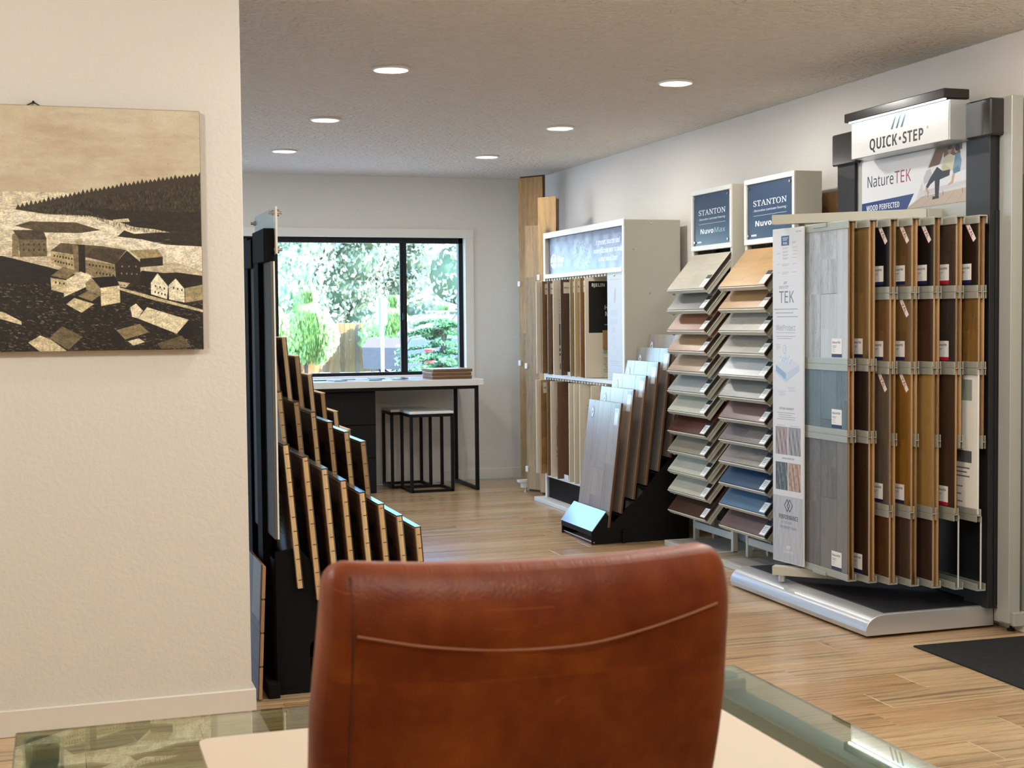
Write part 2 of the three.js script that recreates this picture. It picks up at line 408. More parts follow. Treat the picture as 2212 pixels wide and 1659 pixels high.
  // street sign seen from the back
  const sg = thing('street_sign', 'pale blue-grey street sign seen from behind on its post', 'sign', [5.42, -0.1, -24]);
  part('post', bb(-0.03, 0.03, 0, 1.86, -0.02, 0.02, 0.004), std('#8fa3ad', 0.5, 0.3), sg);
  const rp = new THREE.Shape(); rp.absarc(-0.06, -0.2, 0.04, PI, 1.5 * PI); rp.absarc(0.06, -0.2, 0.04, 1.5 * PI, 2 * PI); rp.absarc(0.06, 0.2, 0.04, 0, 0.5 * PI); rp.absarc(-0.06, 0.2, 0.04, 0.5 * PI, PI);
  part('sign_plate', new THREE.ExtrudeGeometry(rp, { depth: 0.006, bevelEnabled: false }), std('#9db2bd', 0.45, 0.3), sg, [0, 1.57, -0.03]);
  // parked car
  const car = thing('parked_car', 'dark parked car partly hidden behind the window mullion', 'car', [9.35, -0.1, -33.5], 0.42);
  const prof = [[-2.1, 0.3], [-2.12, 0.75], [-1.95, 0.95], [-1.1, 1.02], [-0.55, 1.5], [0.2, 1.58], [1.2, 1.55], [1.85, 1.08], [2.12, 1.0], [2.15, 0.35]];
  part('body', ext(prof, 1.66, [], 0.05).translate(0, 0, -0.83), std('#2a333c', 0.25, 0.4, { clearcoat: 1 }), car);
  part('side_window', ext([[-0.95, 1.05], [-0.48, 1.43], [0.25, 1.5], [1.1, 1.47], [1.6, 1.08]], 0.02).translate(0, 0, 0.89), std('#0f1518', 0.08), car);
  for (const wx of [-1.35, 1.35]) for (const s of [1, -1]) {
    const wh = part('wheel', new THREE.TorusGeometry(0.25, 0.085, 12, 28), std('#16171a', 0.8), car, [wx, 0.335, s * 0.84]);
    part('hubcap', new THREE.CylinderGeometry(0.19, 0.19, 0.06, 24).rotateX(PI / 2), std('#c9ccce', 0.3, 0.8), wh, [0, 0, s * 0.02]);
  }
  part('headlight', bb(-2.14, -2.0, 0.7, 0.85, 0.45, 0.8, 0.03), M.white, car);
  part('roof_rack', merge(bb(-0.3, 1.2, 1.62, 1.65, 0.6, 0.64), bb(-0.3, 1.2, 1.62, 1.65, -0.64, -0.6)), M.silver, car);
  // small red object on the verge
  const red = thing('garden_object', 'small red and white object standing outside beyond the right window pane', 'garden object', [7.72, -0.1, -29.5]);
  part('barrel', new THREE.LatheGeometry([[0, 0], [0.13, 0], [0.13, 0.04], [0.11, 0.06], [0.105, 0.3], [0.12, 0.33], [0.12, 0.36]].map((p) => new THREE.Vector2(...p)), 20), std('#b02a26', 0.6), red, [0, 0.42, 0]);
  part('bonnet', new THREE.LatheGeometry([[0.12, 0], [0.1, 0.07], [0.05, 0.12], [0, 0.13]].map((p) => new THREE.Vector2(...p)), 20), std('#e8e2dc', 0.5), red, [0, 0.78, 0]);
  part('plinth', new THREE.CylinderGeometry(0.2, 0.24, 0.42, 18), std('#b9b5ab', 0.9), red, [0, 0.21, 0]);
  // layered conifer just outside the glass
  const cf = thing('conifer_shrub', 'soft green conifer with layered branches outside the right pane', 'shrub', [3.66, -0.1, -13.6]);
  part('stem', rod([0, 0, 0], [0.05, 1.3, 0], 0.03), bark, cf);
  const tips = []; for (let k = 0; k < 52; k++) { const a = rr(0, 2 * PI), y = rr(0.5, 1.42); tips.push([a, y, rr(0.3, 0.55) * (1.5 - 0.55 * y)]); }
  part('branches', merge(tips.map(([a, y, L]) => rod([0, y, 0], [Math.cos(a) * L, y - 0.09 + 0.04, Math.sin(a) * L], 0.006, 6))), bark, cf);
  foliage('needles', cf, 9000, leafMat('#ffffff'), () => {
    const [a, y, L] = tips[Math.floor(rnd() * 52)], s = rr(0.15, 1.08), side = rr(-1, 1) * 0.09 * (1.15 - s * 0.6);
    return [Math.cos(a) * L * s - Math.sin(a) * side, y - 0.05 * s * s + rr(-0.012, 0.012), Math.sin(a) * L * s + Math.cos(a) * side, 1, [PI / 2 + rr(-0.4, 0.4), rr(0, 2 * PI), rr(-0.4, 0.4)]];
  }, 0.06, () => { const a = rr(0.7, 1.25); return [0.34 * a, 0.58 * a, 0.3 * a]; });
}

// ------------------------------------------------------------------ prints
const bars = (g, x, y, w, n, gap, color, h = 2) => { g.fillStyle = color; for (let i = 0; i < n; i++) g.fillRect(x + w * 0.06 * ((i * 7) % 3), y + i * gap, w * (1 - 0.12 * ((i * 5) % 3)), h); };
const printMat = (t, rough = 0.35, extra = {}) => new THREE.MeshPhysicalMaterial({ map: t, roughness: rough, ...extra });
const fit = (g, text, x, y, maxW) => { const w = g.measureText(text).width; g.save(); g.translate(x, y); if (w > maxW) g.scale(maxW / w, 1); g.fillText(text, 0, 0); g.restore(); };
// a print on a surface that faces the aisle (-x); its right-hand side is nearer the camera (+z)
function printX(name, tex, w, h, parent, pos, rough, extra) { return part(name, new THREE.PlaneGeometry(w, h), printMat(tex, rough, extra), parent, pos, [0, -PI / 2, 0]); }
const cardTex = (strip) => canvasTex(128, 128, (g) => {
  g.fillStyle = '#efece6'; g.fillRect(0, 0, 128, 128);
  g.fillStyle = strip; g.fillRect(0, 106, 128, 22);
  g.fillStyle = '#20242c'; g.font = 'bold 20px sans-serif'; fit(g, 'NatureTEK', 8, 34, 100);
  bars(g, 8, 50, 54, 2, 9, '#55585e', 3); bars(g, 8, 72, 40, 3, 9, '#8a8c90', 2);
});
const cardNavy = printMat(cardTex('#1c2450'), 0.5), cardRed = printMat(cardTex('#b5182f'), 0.5);
const tileLabel = printMat(canvasTex(64, 96, (g) => {
  g.fillStyle = '#efede8'; g.fillRect(0, 0, 64, 96); g.fillStyle = '#23201e'; g.fillRect(0, 0, 64, 30);
  bars(g, 8, 44, 40, 4, 11, '#85827c', 3);
}), 0.5);
const saleTex = printMat(canvasTex(128, 40, (g) => {
  g.fillStyle = '#f1ece6'; g.fillRect(0, 0, 128, 40); g.strokeStyle = '#8c2a26'; g.lineWidth = 4;
  g.beginPath(); g.moveTo(34, 8); g.lineTo(44, 20); g.lineTo(54, 8); g.moveTo(44, 20); g.lineTo(44, 34); g.moveTo(62, 30); g.lineTo(70, 8); g.lineTo(78, 30); g.moveTo(86, 8); g.lineTo(86, 30); g.lineTo(98, 30); g.stroke();
  g.fillStyle = '#c9534d'; g.fillRect(0, 36, 128, 4);
}), 0.5);

// ------------------------------------------------------------------ lit tower with hinged wings (right foreground)
const tower = thing('wing_display_tower', 'tall dark flooring tower with lit header, hinged wings and silver base', 'display');
{
  const zA = -6.02, zB = -4.835;
  const sh = new THREE.Shape(); sh.moveTo(3.062, 0.012); sh.lineTo(3.056, 0.03); sh.bezierCurveTo(3.062, 0.07, 3.095, 0.09, 3.145, 0.092); sh.lineTo(3.66, 0.092); sh.lineTo(3.66, 0.012); sh.lineTo(3.062, 0.012);
  part('base', new THREE.ExtrudeGeometry(sh, { depth: zB - zA, bevelEnabled: true, bevelSize: 0.002, bevelThickness: 0.002, bevelSegments: 1, curveSegments: 14 }).translate(0, 0, zA), M.silver, tower);
  part('base_deck', bb(3.15, 3.65, 0.0925, 0.0965, zA + 0.02, zB - 0.02, 0.001), std('#1d1d22', 0.5), tower);
  for (const [fx, fz] of [[3.12, -4.95], [3.12, -5.9], [3.6, -5.9], [3.6, -4.95]]) part('base_foot', new THREE.CylinderGeometry(0.018, 0.022, 0.0125, 14), M.black, tower, [fx, 0.006, fz]);
  // grey back frame
  part('back_frame', merge(
    bb(3.645, 3.7, 0.04, 2.172, -4.79, -4.715, 0.002), bb(3.645, 3.7, 0.04, 2.172, -6.0, -5.93, 0.002),
    bb(3.66, 3.7, 2.12, 2.172, -5.94, -4.78, 0.002), bb(3.655, 3.69, 0.09, 2.12, -5.94, -4.78, 0.001)), M.lightGrey, tower);
  for (const [a, b] of [[-4.83, -4.70], [-6.02, -5.9]]) part('back_foot', bb(3.66, 3.718, 0.03, 0.085, a, b, 0.002), M.lightGrey, tower);
  part('levelling_foot', merge(rod([3.69, 0.008, -4.76], [3.69, 0.032, -4.76], 0.005), rod([3.69, 0, -4.76], [3.69, 0.01, -4.76], 0.015)), M.black, tower);
  part('rear_sheet', merge(bb(3.705, 3.711, 0.085, 1.62, -4.80, -4.735, 0.001), bb(3.714, 3.72, 0.085, 1.86, -4.78, -4.69, 0.001)), M.alu, tower);
  part('dark_panel', bb(3.63, 3.65, 0.1, 1.72, -5.93, -4.79, 0.001), std('#19181b', 0.4), tower);
  // uprights with their gloss caps
  for (const [z0, z1] of [[-5.956, -5.803], [-4.952, -4.795]]) {
    part('upright', bb(3.602, 3.646, 0.09, 2.03, z0, z1, 0.002), M.darkGrey, tower);
    part('upright_cap', bb(3.582, 3.662, 2.018, 2.168, z0 - 0.018, z1 + 0.03, 0.006), M.brownGloss, tower);
  }
  // header
  const sgn = part('header_box', bb(3.503, 3.6, 2.016, 2.182, -5.672, -4.925, 0.002), M.silver, tower);
  const qs = canvasTex(1536, 340, (g, w, h) => {
    g.fillStyle = '#f3f2ee'; g.fillRect(0, 0, w, h);
    g.fillStyle = '#3f6068';
    for (let i = 0; i < 3; i++) { const x = 700 + i * 78; g.beginPath(); g.moveTo(x - 42, 138); g.lineTo(x - 10, 138); g.lineTo(x + 52, 22); g.lineTo(x + 20, 22); g.fill(); }
    g.fillStyle = '#17181b'; g.font = 'bold 148px sans-serif'; fit(g, 'QUICK', 300, 292, 470); fit(g, 'STEP', 842, 292, 368);
    g.beginPath(); g.arc(806, 238, 17, 0, 7); g.fill();
    g.font = '34px sans-serif'; g.fillText('\u00ae', 1216, 206);
  });
  printX('header_print', qs, 0.735, 0.16, sgn, [3.5015, 2.098, -5.297], 0.3);
  part('header_cap', bb(3.476, 3.6, 2.186, 2.226, -5.69, -4.926, 0.003), M.brownGloss, tower);
  const led = part('led_strip', bb(3.484, 3.494, 2.181, 2.1865, -5.665, -4.935, 0.001), new THREE.MeshStandardMaterial({ color: '#ffffff', emissive: new THREE.Color(0.95, 0.98, 1), emissiveIntensity: 5 }), tower);
  const ll = new THREE.RectAreaLight(new THREE.Color(0.93, 0.97, 1), 27, 0.72, 0.01); ll.position.set(3.489, 2.1795, -5.3); ll.rotation.set(-PI / 2, 0, PI / 2); tower.add(ll);
  part('poster_panel', bb(3.618, 3.632, 1.7, 2.03, -5.81, -4.945, 0.001), M.lightGrey, tower);
  const poster = canvasTex(1200, 380, (g, w, h) => {
    g.fillStyle = '#eeeeee'; g.fillRect(0, 0, w, h);
    g.fillStyle = '#1a2142'; g.font = '112px sans-serif'; fit(g, 'Nature', 60, 190, 330);
    g.fillStyle = '#a5395a'; g.font = '118px sans-serif'; fit(g, 'TEK', 396, 190, 190);
    // living-room picture on the right
    const clip = () => { g.beginPath(); g.moveTo(840, 0); g.lineTo(1200, 0); g.lineTo(1200, 380); g.lineTo(520, 380); g.lineTo(640, 330); g.closePath(); };
    g.save(); clip(); g.clip();
    g.fillStyle = '#d9d5cf'; g.fillRect(500, 0, 700, 380); g.fillStyle = '#7a5a44'; g.beginPath(); g.moveTo(860, 0); g.lineTo(960, 0); g.lineTo(900, 110); g.lineTo(760, 150); g.fill();
    g.fillStyle = '#6d5b50'; g.fillRect(940, 0, 190, 70);
    g.fillStyle = '#e6e4e6'; g.beginPath(); g.moveTo(700, 130); g.lineTo(1200, 90); g.lineTo(1200, 250); g.lineTo(720, 270); g.fill();
    g.fillStyle = '#cfccd0'; g.beginPath(); g.moveTo(730, 270); g.lineTo(1200, 240); g.lineTo(1200, 270); g.lineTo(740, 300); g.fill();
    g.fillStyle = '#c2ae9c'; g.beginPath(); g.moveTo(520, 380); g.lineTo(700, 310); g.lineTo(1200, 290); g.lineTo(1200, 380); g.fill();
    g.strokeStyle = '#a8927d'; g.lineWidth = 3; for (let i = 0; i < 5; i++) { g.beginPath(); g.moveTo(560 + i * 130, 380); g.lineTo(760 + i * 100, 300); g.stroke(); }
    const blob = (c, ...p) => { g.fillStyle = c; g.beginPath(); p.forEach(([x, y], i) => (i ? g.lineTo(x, y) : g.moveTo(x, y))); g.closePath(); g.fill(); };
    blob('#d5d2d6', [1110, 40], [1200, 30], [1200, 170], [1120, 180]); blob('#c3bfc6', [720, 150], [800, 130], [830, 200], [730, 230]);
    blob('#d0cdaf', [945, 72], [1000, 52], [1040, 70], [1046, 168], [930, 170], [918, 130]); blob('#bdb894', [918, 130], [950, 120], [1010, 150], [1000, 172], [930, 172]);
    blob('#6f94ae', [1058, 66], [1106, 58], [1124, 110], [1112, 180], [1040, 192], [1036, 160]); blob('#557d99', [1036, 160], [1090, 140], [1112, 180], [1040, 192]);
    blob('#20232e', [1008, 158], [1000, 196], [900, 214], [888, 322], [850, 326], [846, 214], [800, 236], [770, 262], [752, 244], [800, 190], [870, 126], [930, 160]); blob('#191b22', [826, 320], [888, 318], [892, 336], [818, 340]);
    blob('#c79f86', [752, 244], [770, 262], [792, 292], [772, 300], [744, 262]); blob('#cfa58b', [1060, 188], [1040, 250], [990, 262], [984, 254], [1020, 236], [1030, 192]);
    g.fillStyle = '#b08a70'; g.beginPath(); g.ellipse(1004, 30, 20, 26, 0.2, 0, 7); g.fill(); g.fillStyle = '#4a3b32'; g.beginPath(); g.ellipse(1000, 14, 24, 14, 0.1, 0, 7); g.fill();
    g.fillStyle = '#b98f76'; g.beginPath(); g.ellipse(1068, 34, 19, 25, -0.1, 0, 7); g.fill(); g.fillStyle = '#2c211c'; g.beginPath(); g.ellipse(1082, 22, 26, 24, 0, 0, 7); g.fill();
    g.fillStyle = '#8d7a68'; for (const x of [770, 930, 1130]) g.fillRect(x, 290, 7, 30);
    g.restore();
    g.fillStyle = '#1e3a78'; g.beginPath(); g.moveTo(0, 300); g.lineTo(620, 280); g.lineTo(540, 380); g.lineTo(0, 380); g.fill();
    g.fillStyle = '#f2f2f2'; g.font = 'bold 54px sans-serif'; fit(g, 'WOOD PERFECTED', 56, 358, 400);
  });
  printX('poster', poster, 0.812, 0.245, tower, [3.616, 1.893, -5.355], 0.4);
  // pivot arm that carries the wings
  const A = [3.075, -5.628], B = [3.56, -5.16];
  part('top_arm', merge(bar([A[0], 1.731, A[1]], [B[0], 1.731, B[1]], 0.045, 0.042), bar([B[0] - 0.01, 1.731, B[1]], [3.63, 1.731, -5.16], 0.045, 0.042)), M.beigeMetal, tower);
  part('bottom_arm', merge(bar([A[0], 0.146, A[1]], [B[0], 0.146, B[1]], 0.05, 0.04), bar([B[0] - 0.01, 0.146, B[1]], [3.63, 0.146, -5.16], 0.05, 0.04)), M.beigeMetal, tower);
  part('pivot_post', rod([3.103, 0.0965, -5.6], [3.103, 0.13, -5.6], 0.017), M.silver, tower);
  // tall printed board at the far end of the arm
  const info = part('info_board', bb(-0.004, 0.004, 0.18, 1.693, -0.1155, 0.1155, 0.001), M.white, tower, [3.127, 0, -5.583], [0, 0.117, 0]);
  const infoTex = canvasTex(320, 2048, (g, w, h) => {
    g.fillStyle = '#dddcde'; g.fillRect(0, 0, w, h);
    g.fillStyle = '#7a7c80'; g.font = '16px sans-serif'; fit(g, 'NATURE', 246, 26, 56);
    g.fillStyle = '#3f4f78'; g.fillRect(92, 40, 84, 60); g.fillStyle = '#e8e8ee'; g.font = 'bold 17px sans-serif'; g.fillText('PLUS', 112, 92); bars(g, 104, 52, 60, 2, 11, '#c9cede', 5);
    g.fillStyle = '#7a7c80'; g.font = '15px sans-serif'; fit(g, 'SELECT', 206, 88, 44);
    for (const y of [112, 134, 154, 174]) { bars(g, 104, y, 64, 2, 7, '#9a9ca0', 2.5); bars(g, 206, y, 54, 1, 9, '#a6a8ac', 2.5); } bars(g, 44, 146, 40, 1, 9, '#9a9ca0', 2.5);
    for (const y of [212, 262]) { bars(g, 50, y, 28, 1, 9, '#9a9ca0', 2.5); bars(g, 96, y, 80, 2, 9, '#9a9ca0', 2.5); bars(g, 206, y, 54, 1, 9, '#a6a8ac', 2.5); g.fillStyle = '#cfcfd4'; g.fillRect(44, y + 26, 220, 2); }
    g.fillStyle = '#77797e'; for (let i = 0; i < 3; i++) { g.beginPath(); g.moveTo(116 + i * 12, 336); g.lineTo(121 + i * 12, 336); g.lineTo(130 + i * 12, 318); g.lineTo(125 + i * 12, 318); g.fill(); }
    g.fillStyle = '#4d4f54'; g.font = '24px sans-serif'; fit(g, 'QUICK\u00b7STEP', 66, 362, 102);
    g.font = '100px sans-serif'; g.fillStyle = '#6f7176'; fit(g, 'TEK', 68, 450, 158);
    bars(g, 14, 486, 250, 3, 23, '#9b9da3', 5);
    g.fillStyle = '#8a8e98'; g.font = '50px sans-serif'; fit(g, 'WetProtect', 34, 620, 206); bars(g, 40, 630, 196, 1, 10, '#b7bac2', 5);
    bars(g, 34, 654, 210, 2, 13, '#a5a7ad', 4);
    // drawing of a plank under a splash of water
    g.fillStyle = '#bccbe0'; g.beginPath(); g.moveTo(10, 872); g.lineTo(140, 938); g.lineTo(290, 860); g.lineTo(170, 800); g.fill();
    g.fillStyle = '#d3d6de'; g.beginPath(); g.moveTo(32, 832); g.lineTo(140, 882); g.lineTo(280, 826); g.lineTo(160, 782); g.fill();
    g.fillStyle = '#93a9c8'; g.beginPath(); g.moveTo(32, 832); g.lineTo(140, 882); g.lineTo(140, 922); g.lineTo(32, 868); g.fill();
    g.fillStyle = '#c3cbd9'; g.beginPath(); g.moveTo(140, 882); g.lineTo(280, 826); g.lineTo(280, 860); g.lineTo(140, 922); g.fill();
    g.strokeStyle = '#a9bcd8'; g.lineWidth = 4; g.beginPath(); g.ellipse(126, 734, 16, 26, 0, 0, 7); g.moveTo(136, 706); g.lineTo(136, 790); g.stroke();
    for (let i = 0; i < 40; i++) { g.fillStyle = i % 2 ? 'rgba(170,190,220,0.5)' : 'rgba(225,232,242,0.6)'; g.beginPath(); g.ellipse(80 + ((i * 53) % 120), 778 + ((i * 29) % 40), 5 + (i % 4) * 3, 4 + (i % 3) * 2, 0, 0, 7); g.fill(); }
    bars(g, 34, 704, 48, 5, 7, '#b3b5bb', 2.5); g.strokeStyle = '#b9bbc2'; g.lineWidth = 2; g.beginPath(); g.ellipse(32, 996, 18, 22, 0, 0, 7); g.stroke(); bars(g, 58, 992, 84, 4, 8, '#b3b5bb', 2.5); bars(g, 160, 966, 86, 4, 8, '#b3b5bb', 2.5);
    g.fillStyle = '#6d6f75'; g.font = 'bold 17px sans-serif'; fit(g, 'LIFETIME WARRANTY', 66, 1106, 160); bars(g, 46, 1124, 190, 4, 13, '#a5a7ad', 4);
    const sw = [['#a08a88', 28, 1212, 0], ['#8f8d8c', 166, 1212, 0], ['#4e5356', 28, 1432, 1], ['#b08f72', 166, 1432, 1]];
    for (const [c, x, y, big] of sw) {
      g.fillStyle = c; g.fillRect(x, y, 130, 172); g.save(); g.beginPath(); g.rect(x, y, 130, 172); g.clip();
      for (let i = 0; i < (big ? 240 : 90); i++) { g.fillStyle = i % 2 ? 'rgba(255,236,210,0.25)' : 'rgba(30,24,18,0.28)'; g.save(); g.translate(x + ((i * 37) % 130), y + ((i * 61) % 172)); g.rotate(big ? (i * 1.7) % 3 : 0); g.fillRect(0, 0, big ? 16 : 2.5, big ? 3.5 : 46); g.restore(); }
      g.restore();
    }
    g.fillStyle = '#55575c'; g.font = 'bold 15px sans-serif'; fit(g, 'SURFACE PROTECTION', 98, 1412, 130); bars(g, 40, 1202, 90, 1, 9, '#a5a7ad', 3); bars(g, 186, 1202, 90, 1, 9, '#a5a7ad', 3);
    g.fillStyle = '#b9babd'; g.fillRect(0, 1640, w, 408); for (let i = 0; i < 150; i++) { g.fillStyle = i % 2 ? 'rgba(224,224,224,0.30)' : 'rgba(105,110,116,0.22)'; g.fillRect((i * 47) % 318, 1624 + ((i * 83) % 360), 3 + (i % 3), 60 + (i % 5) * 26); }
    g.strokeStyle = '#2f3136'; g.lineWidth = 6; for (const dx of [-14, 14]) { g.beginPath(); g.moveTo(166 + dx, 1660); g.lineTo(138 + dx, 1697); g.lineTo(166 + dx, 1734); g.lineTo(194 + dx, 1697); g.closePath(); g.stroke(); }
    g.fillStyle = '#2a2c31'; g.font = 'bold 40px sans-serif'; fit(g, 'PERFORMANCE', 62, 1784, 206); g.fillStyle = '#74767b'; g.font = '19px sans-serif'; fit(g, 'ACCESSORIES', 88, 1810, 150); g.fillStyle = '#3e4045'; g.font = '21px sans-serif'; fit(g, 'THE PERFECT FINISH', 74, 1842, 178);
    g.fillStyle = '#e3e4e6'; for (let i = 0; i < 3; i++) { g.beginPath(); g.moveTo(140 + i * 14, 1968); g.lineTo(147 + i * 14, 1968); g.lineTo(158 + i * 14, 1944); g.lineTo(151 + i * 14, 1944); g.fill(); } g.font = '20px sans-serif'; fit(g, 'QUICK\u00b7STEP', 112, 1992, 110);
  });
  printX('info_print', infoTex, 0.226, 1.505, info, [-0.0046, 0.9365, 0], 0.35);
  // wings
  const wingX = [3.156, 3.216, 3.276, 3.337, 3.4, 3.466, 3.532], wingZ = [-5.13, -5.067, -5.006, -4.942, -4.88, -4.823, -4.766];
  const L = 0.42, T = 0.038, yb = 0.18, yt = 1.692;
  const railA = [1.09, 0.787], railF = [1.389, 1.079, 0.48], railK = [1.389, 1.079, 0.779];
  const names = ['first', 'second', 'third', 'fourth', 'fifth', 'sixth', 'seventh'];
  const fcol = [
    ['#c8cbd0/4', '#6f8088/3', '#7d7973/4'], ['#8a6a3c/1', '#2e2018/0', '#3a2517/1'],
    ['#101018/5', '#7a5630/1', '#6a5a4c/2', '#5b3a20/1'], ['#6e5230/1', '#7e6038/2', '#8e6224/1', '#4c3a2c/0'],
    ['#1a1310/0', '#4a3020/1', '#a07c45/0', '#3f2e22/1'], ['#4a3a2e/1', '#3c332d/2', '#4a3626/1', null],
    ['#2a1a12/0', '#8a6534/4', 'print', null]];
  const tone = (c) => ({ '#c8cbd0': 'pale grey', '#6f8088': 'blue-grey', '#7d7973': 'grey-brown', '#8a6a3c': 'golden brown', '#2e2018': 'very dark brown', '#3a2517': 'dark brown', '#101018': 'near-black', '#7a5630': 'brown oak', '#6a5a4c': 'taupe', '#5b3a20': 'chestnut', '#6e5230': 'olive-brown', '#7e6038': 'tan brown', '#8e6224': 'amber', '#4c3a2c': 'umber', '#1a1310': 'black-brown', '#4a3020': 'walnut', '#a07c45': 'honey', '#3f2e22': 'dark umber', '#4a3a2e': 'smoky brown', '#3c332d': 'charcoal brown', '#4a3626': 'walnut', '#2a1a12': 'espresso', '#8a6534': 'knotty golden' })[c];
  const tierName = ['top', 'second', 'third', 'bottom'];
  wingX.forEach((x, i) => {
    const z = wingZ[i], w = new THREE.Group(); w.name = 'wing'; tower.add(w);
    const rails = [];
    rails.push(['top_rail', merge(bb(x - 0.002, x + 0.002, yt - 0.028, yt + 0.004, z - L, z), bb(x, x + T, yt, yt + 0.006, z - L, z), bb(x + T - 0.002, x + T + 0.002, yt - 0.028, yt + 0.004, z - L, z))]);
    rails.push(['bottom_rail', merge(bb(x - 0.002, x + 0.0012, yb - 0.008, yb + 0.022, z - L, z), bb(x, x + T, yb - 0.008, yb - 0.003, z - L, z), bb(x + T - 0.0012, x + T + 0.002, yb - 0.008, yb + 0.022, z - L, z))]);
    const lip = (y, s) => { const a = s ? x + T - 0.0015 : x - 0.0025; return merge(bb(a, a + 0.004, y + 0.001, y + 0.027, z - L, z - 0.006, 0.001), bb(a, a + 0.004, y - 0.027, y - 0.0005, z - L, z - 0.006, 0.001), bb(s ? x + T / 2 + 0.002 : x, s ? x + T : x + T / 2 - 0.002, y - 0.002, y + 0.002, z - L, z), bb(s ? x + T / 2 + 0.001 : x + T / 2 - 0.005, s ? x + T / 2 + 0.004 : x + T / 2 - 0.002, y - 0.027, y + 0.027, z - L, z)); };
    for (const y of i < 2 ? railA : railF) rails.push(['front_rail', lip(y, 0)]);
    for (const y of i < 2 ? railA : railK) rails.push(['rear_rail', lip(y, 1)]);
    for (const [n, g] of rails) part(n, g, M.alu, w);
    part('hinge_post', bb(x + 0.004, x + T - 0.004, yb - 0.01, yt + 0.02, z - L - 0.016, z - L, 0.001), M.alu, w);
    if (i === 0) part('rail_clip', merge(bb(x - 0.008, x - 0.002, yt - 0.012, yt + 0.006, z - 0.28, z - 0.17, 0.001), bb(x - 0.008, x - 0.002, yb - 0.012, yb + 0.006, z - 0.28, z - 0.17, 0.001)), M.alu, w);
    // sample boards standing in the wing
    const put = (y0, y1, rear, c, tier) => {
      const dx = rear ? x + 0.0295 : x + 0.0085, hgt = y1 - y0, len = L - 0.012;
      const where = `${tierName[tier]} tier ${rear ? 'rear' : 'front'} of the ${names[i]} wing`;
      if (c === null) {
        const t = thing('acrylic_panel', `clear empty acrylic panel, bottom tier of the ${names[i]} wing of the lit tower`, 'panel', [x + 0.019, y0, z - L / 2], 0, 'boards in the hinged wings');
        part('sheet', new THREE.PlaneGeometry(len, hgt).rotateY(PI / 2).translate(0, hgt / 2, 0), new THREE.MeshPhysicalMaterial({ color: '#e9efec', transmission: 1, thickness: 0, roughness: 0.05 }), t);
        part('frosted_edge', bb(-0.003, 0.003, 0, hgt, L / 2 - 0.008, L / 2 - 0.003, 0.001), std('#cfd3cd', 0.5), t);
        return;
      }
      const print = c === 'print', [col, k] = print ? ['#e4e1da', 5] : c.split('/');
      const label = print ? `white printed sample sheet, third tier of the ${names[i]} wing of the lit tower` : `${rear ? 'tan-edged' : tone(col)} flooring sample board, ${where} of the lit tower`;
      const t = thing(print ? 'printed_sheet' : 'flooring_sample_board', label, print ? 'sheet' : 'flooring sample', [dx, y0, z - L / 2 - 0.004], 0, 'boards in the hinged wings');
      part('core', cbox(0.0085, hgt, len, 0.0008, 'y').translate(0, hgt / 2, 0), print ? M.card : (i + tier) % 2 ? M.core : M.coreDark, t);
      const s = rear ? 1 : -1;
      const mat = wood(col, +k, 0.38);
      if (i === 0 && !rear) {
        // planks laid side by side on the board, with a cross joint
        const zs = [-len / 2, -len / 2 + 0.19, len / 2 - 0.085, len / 2], joint = [0.7, 0.5, 0.36][tier];
        const put2 = (za, zb, ya, yb2, kk) => part('plank', bb(s * 0.0045, s * 0.0065, ya + 0.0006, yb2 - 0.0006, za + 0.0006, zb - 0.0006, 0.0006), wood(col, (+k + kk) % 6, 0.4), t);
        put2(zs[0], zs[1], 0, hgt, 0);
        const jy = tier === 0 ? hgt * 0.5 : tier === 1 ? hgt * 0.2 : hgt * 0.55;
        put2(zs[1], zs[2], 0, jy, 1); put2(zs[1], zs[2], jy, hgt, 0); put2(zs[2], zs[3], 0, hgt, 1);
      } else part('veneer', bb(s * 0.0042, s * 0.0052, 0.001, hgt - 0.001, -len / 2 + 0.001, len / 2 - 0.001, 0.0004), mat, t);
      if (!rear && !print) {
        const noCard = (i === 1 && tier === 1) || (i === 4 && (tier === 1 || tier === 2)) || (i === 6 && tier === 1) || (i >= 2 && tier === 3);
        const fx = i === 0 ? -0.0072 : -0.0058;
        if (!noCard) printCard(t, (i === 5), fx, i >= 2 && tier === 0 ? 0.072 : 0.068, len / 2 - 0.085);
        const sale = [[2, 0], [3, 0], [4, 0], [6, 0], [3, 1], [2, 2], [3, 2]].some(([a, b]) => a === i && b === tier);
        if (sale) part('price_sticker', new THREE.PlaneGeometry(0.088, 0.024), saleTex, t, [fx, hgt - 0.058, len / 2 - 0.05], [0, -PI / 2, -0.95]);
      }
      if (print) {
        part('print', new THREE.PlaneGeometry(0.2, hgt - 0.02), printMat(canvasTex(128, 400, (g) => {
          g.fillStyle = '#e8e5dd'; g.fillRect(0, 0, 128, 400); g.fillStyle = '#8f9a8c'; g.fillRect(44, 24, 64, 60); g.fillStyle = '#55585a'; g.fillRect(30, 228, 78, 34); bars(g, 34, 276, 66, 3, 12, '#6e7073', 4); bars(g, 44, 330, 26, 3, 22, '#77797c', 4); bars(g, 20, 100, 30, 6, 18, '#a8a59e', 3);
        }), 0.5), t, [-0.0057, hgt / 2, len / 2 - 0.105], [0, -PI / 2, 0]);
      }
    };
    function printCard(t, redOne, fx, y, zc) { part('label_card', new THREE.PlaneGeometry(0.082, 0.08), redOne ? cardRed : cardNavy, t, [fx, y, zc], [0, -PI / 2, 0]); }
    const fr = i < 2 ? [yt, ...railA, yb] : [yt, ...railF, yb], bk = i < 2 ? [yt, ...railA, yb] : [yt, ...railK, yb];
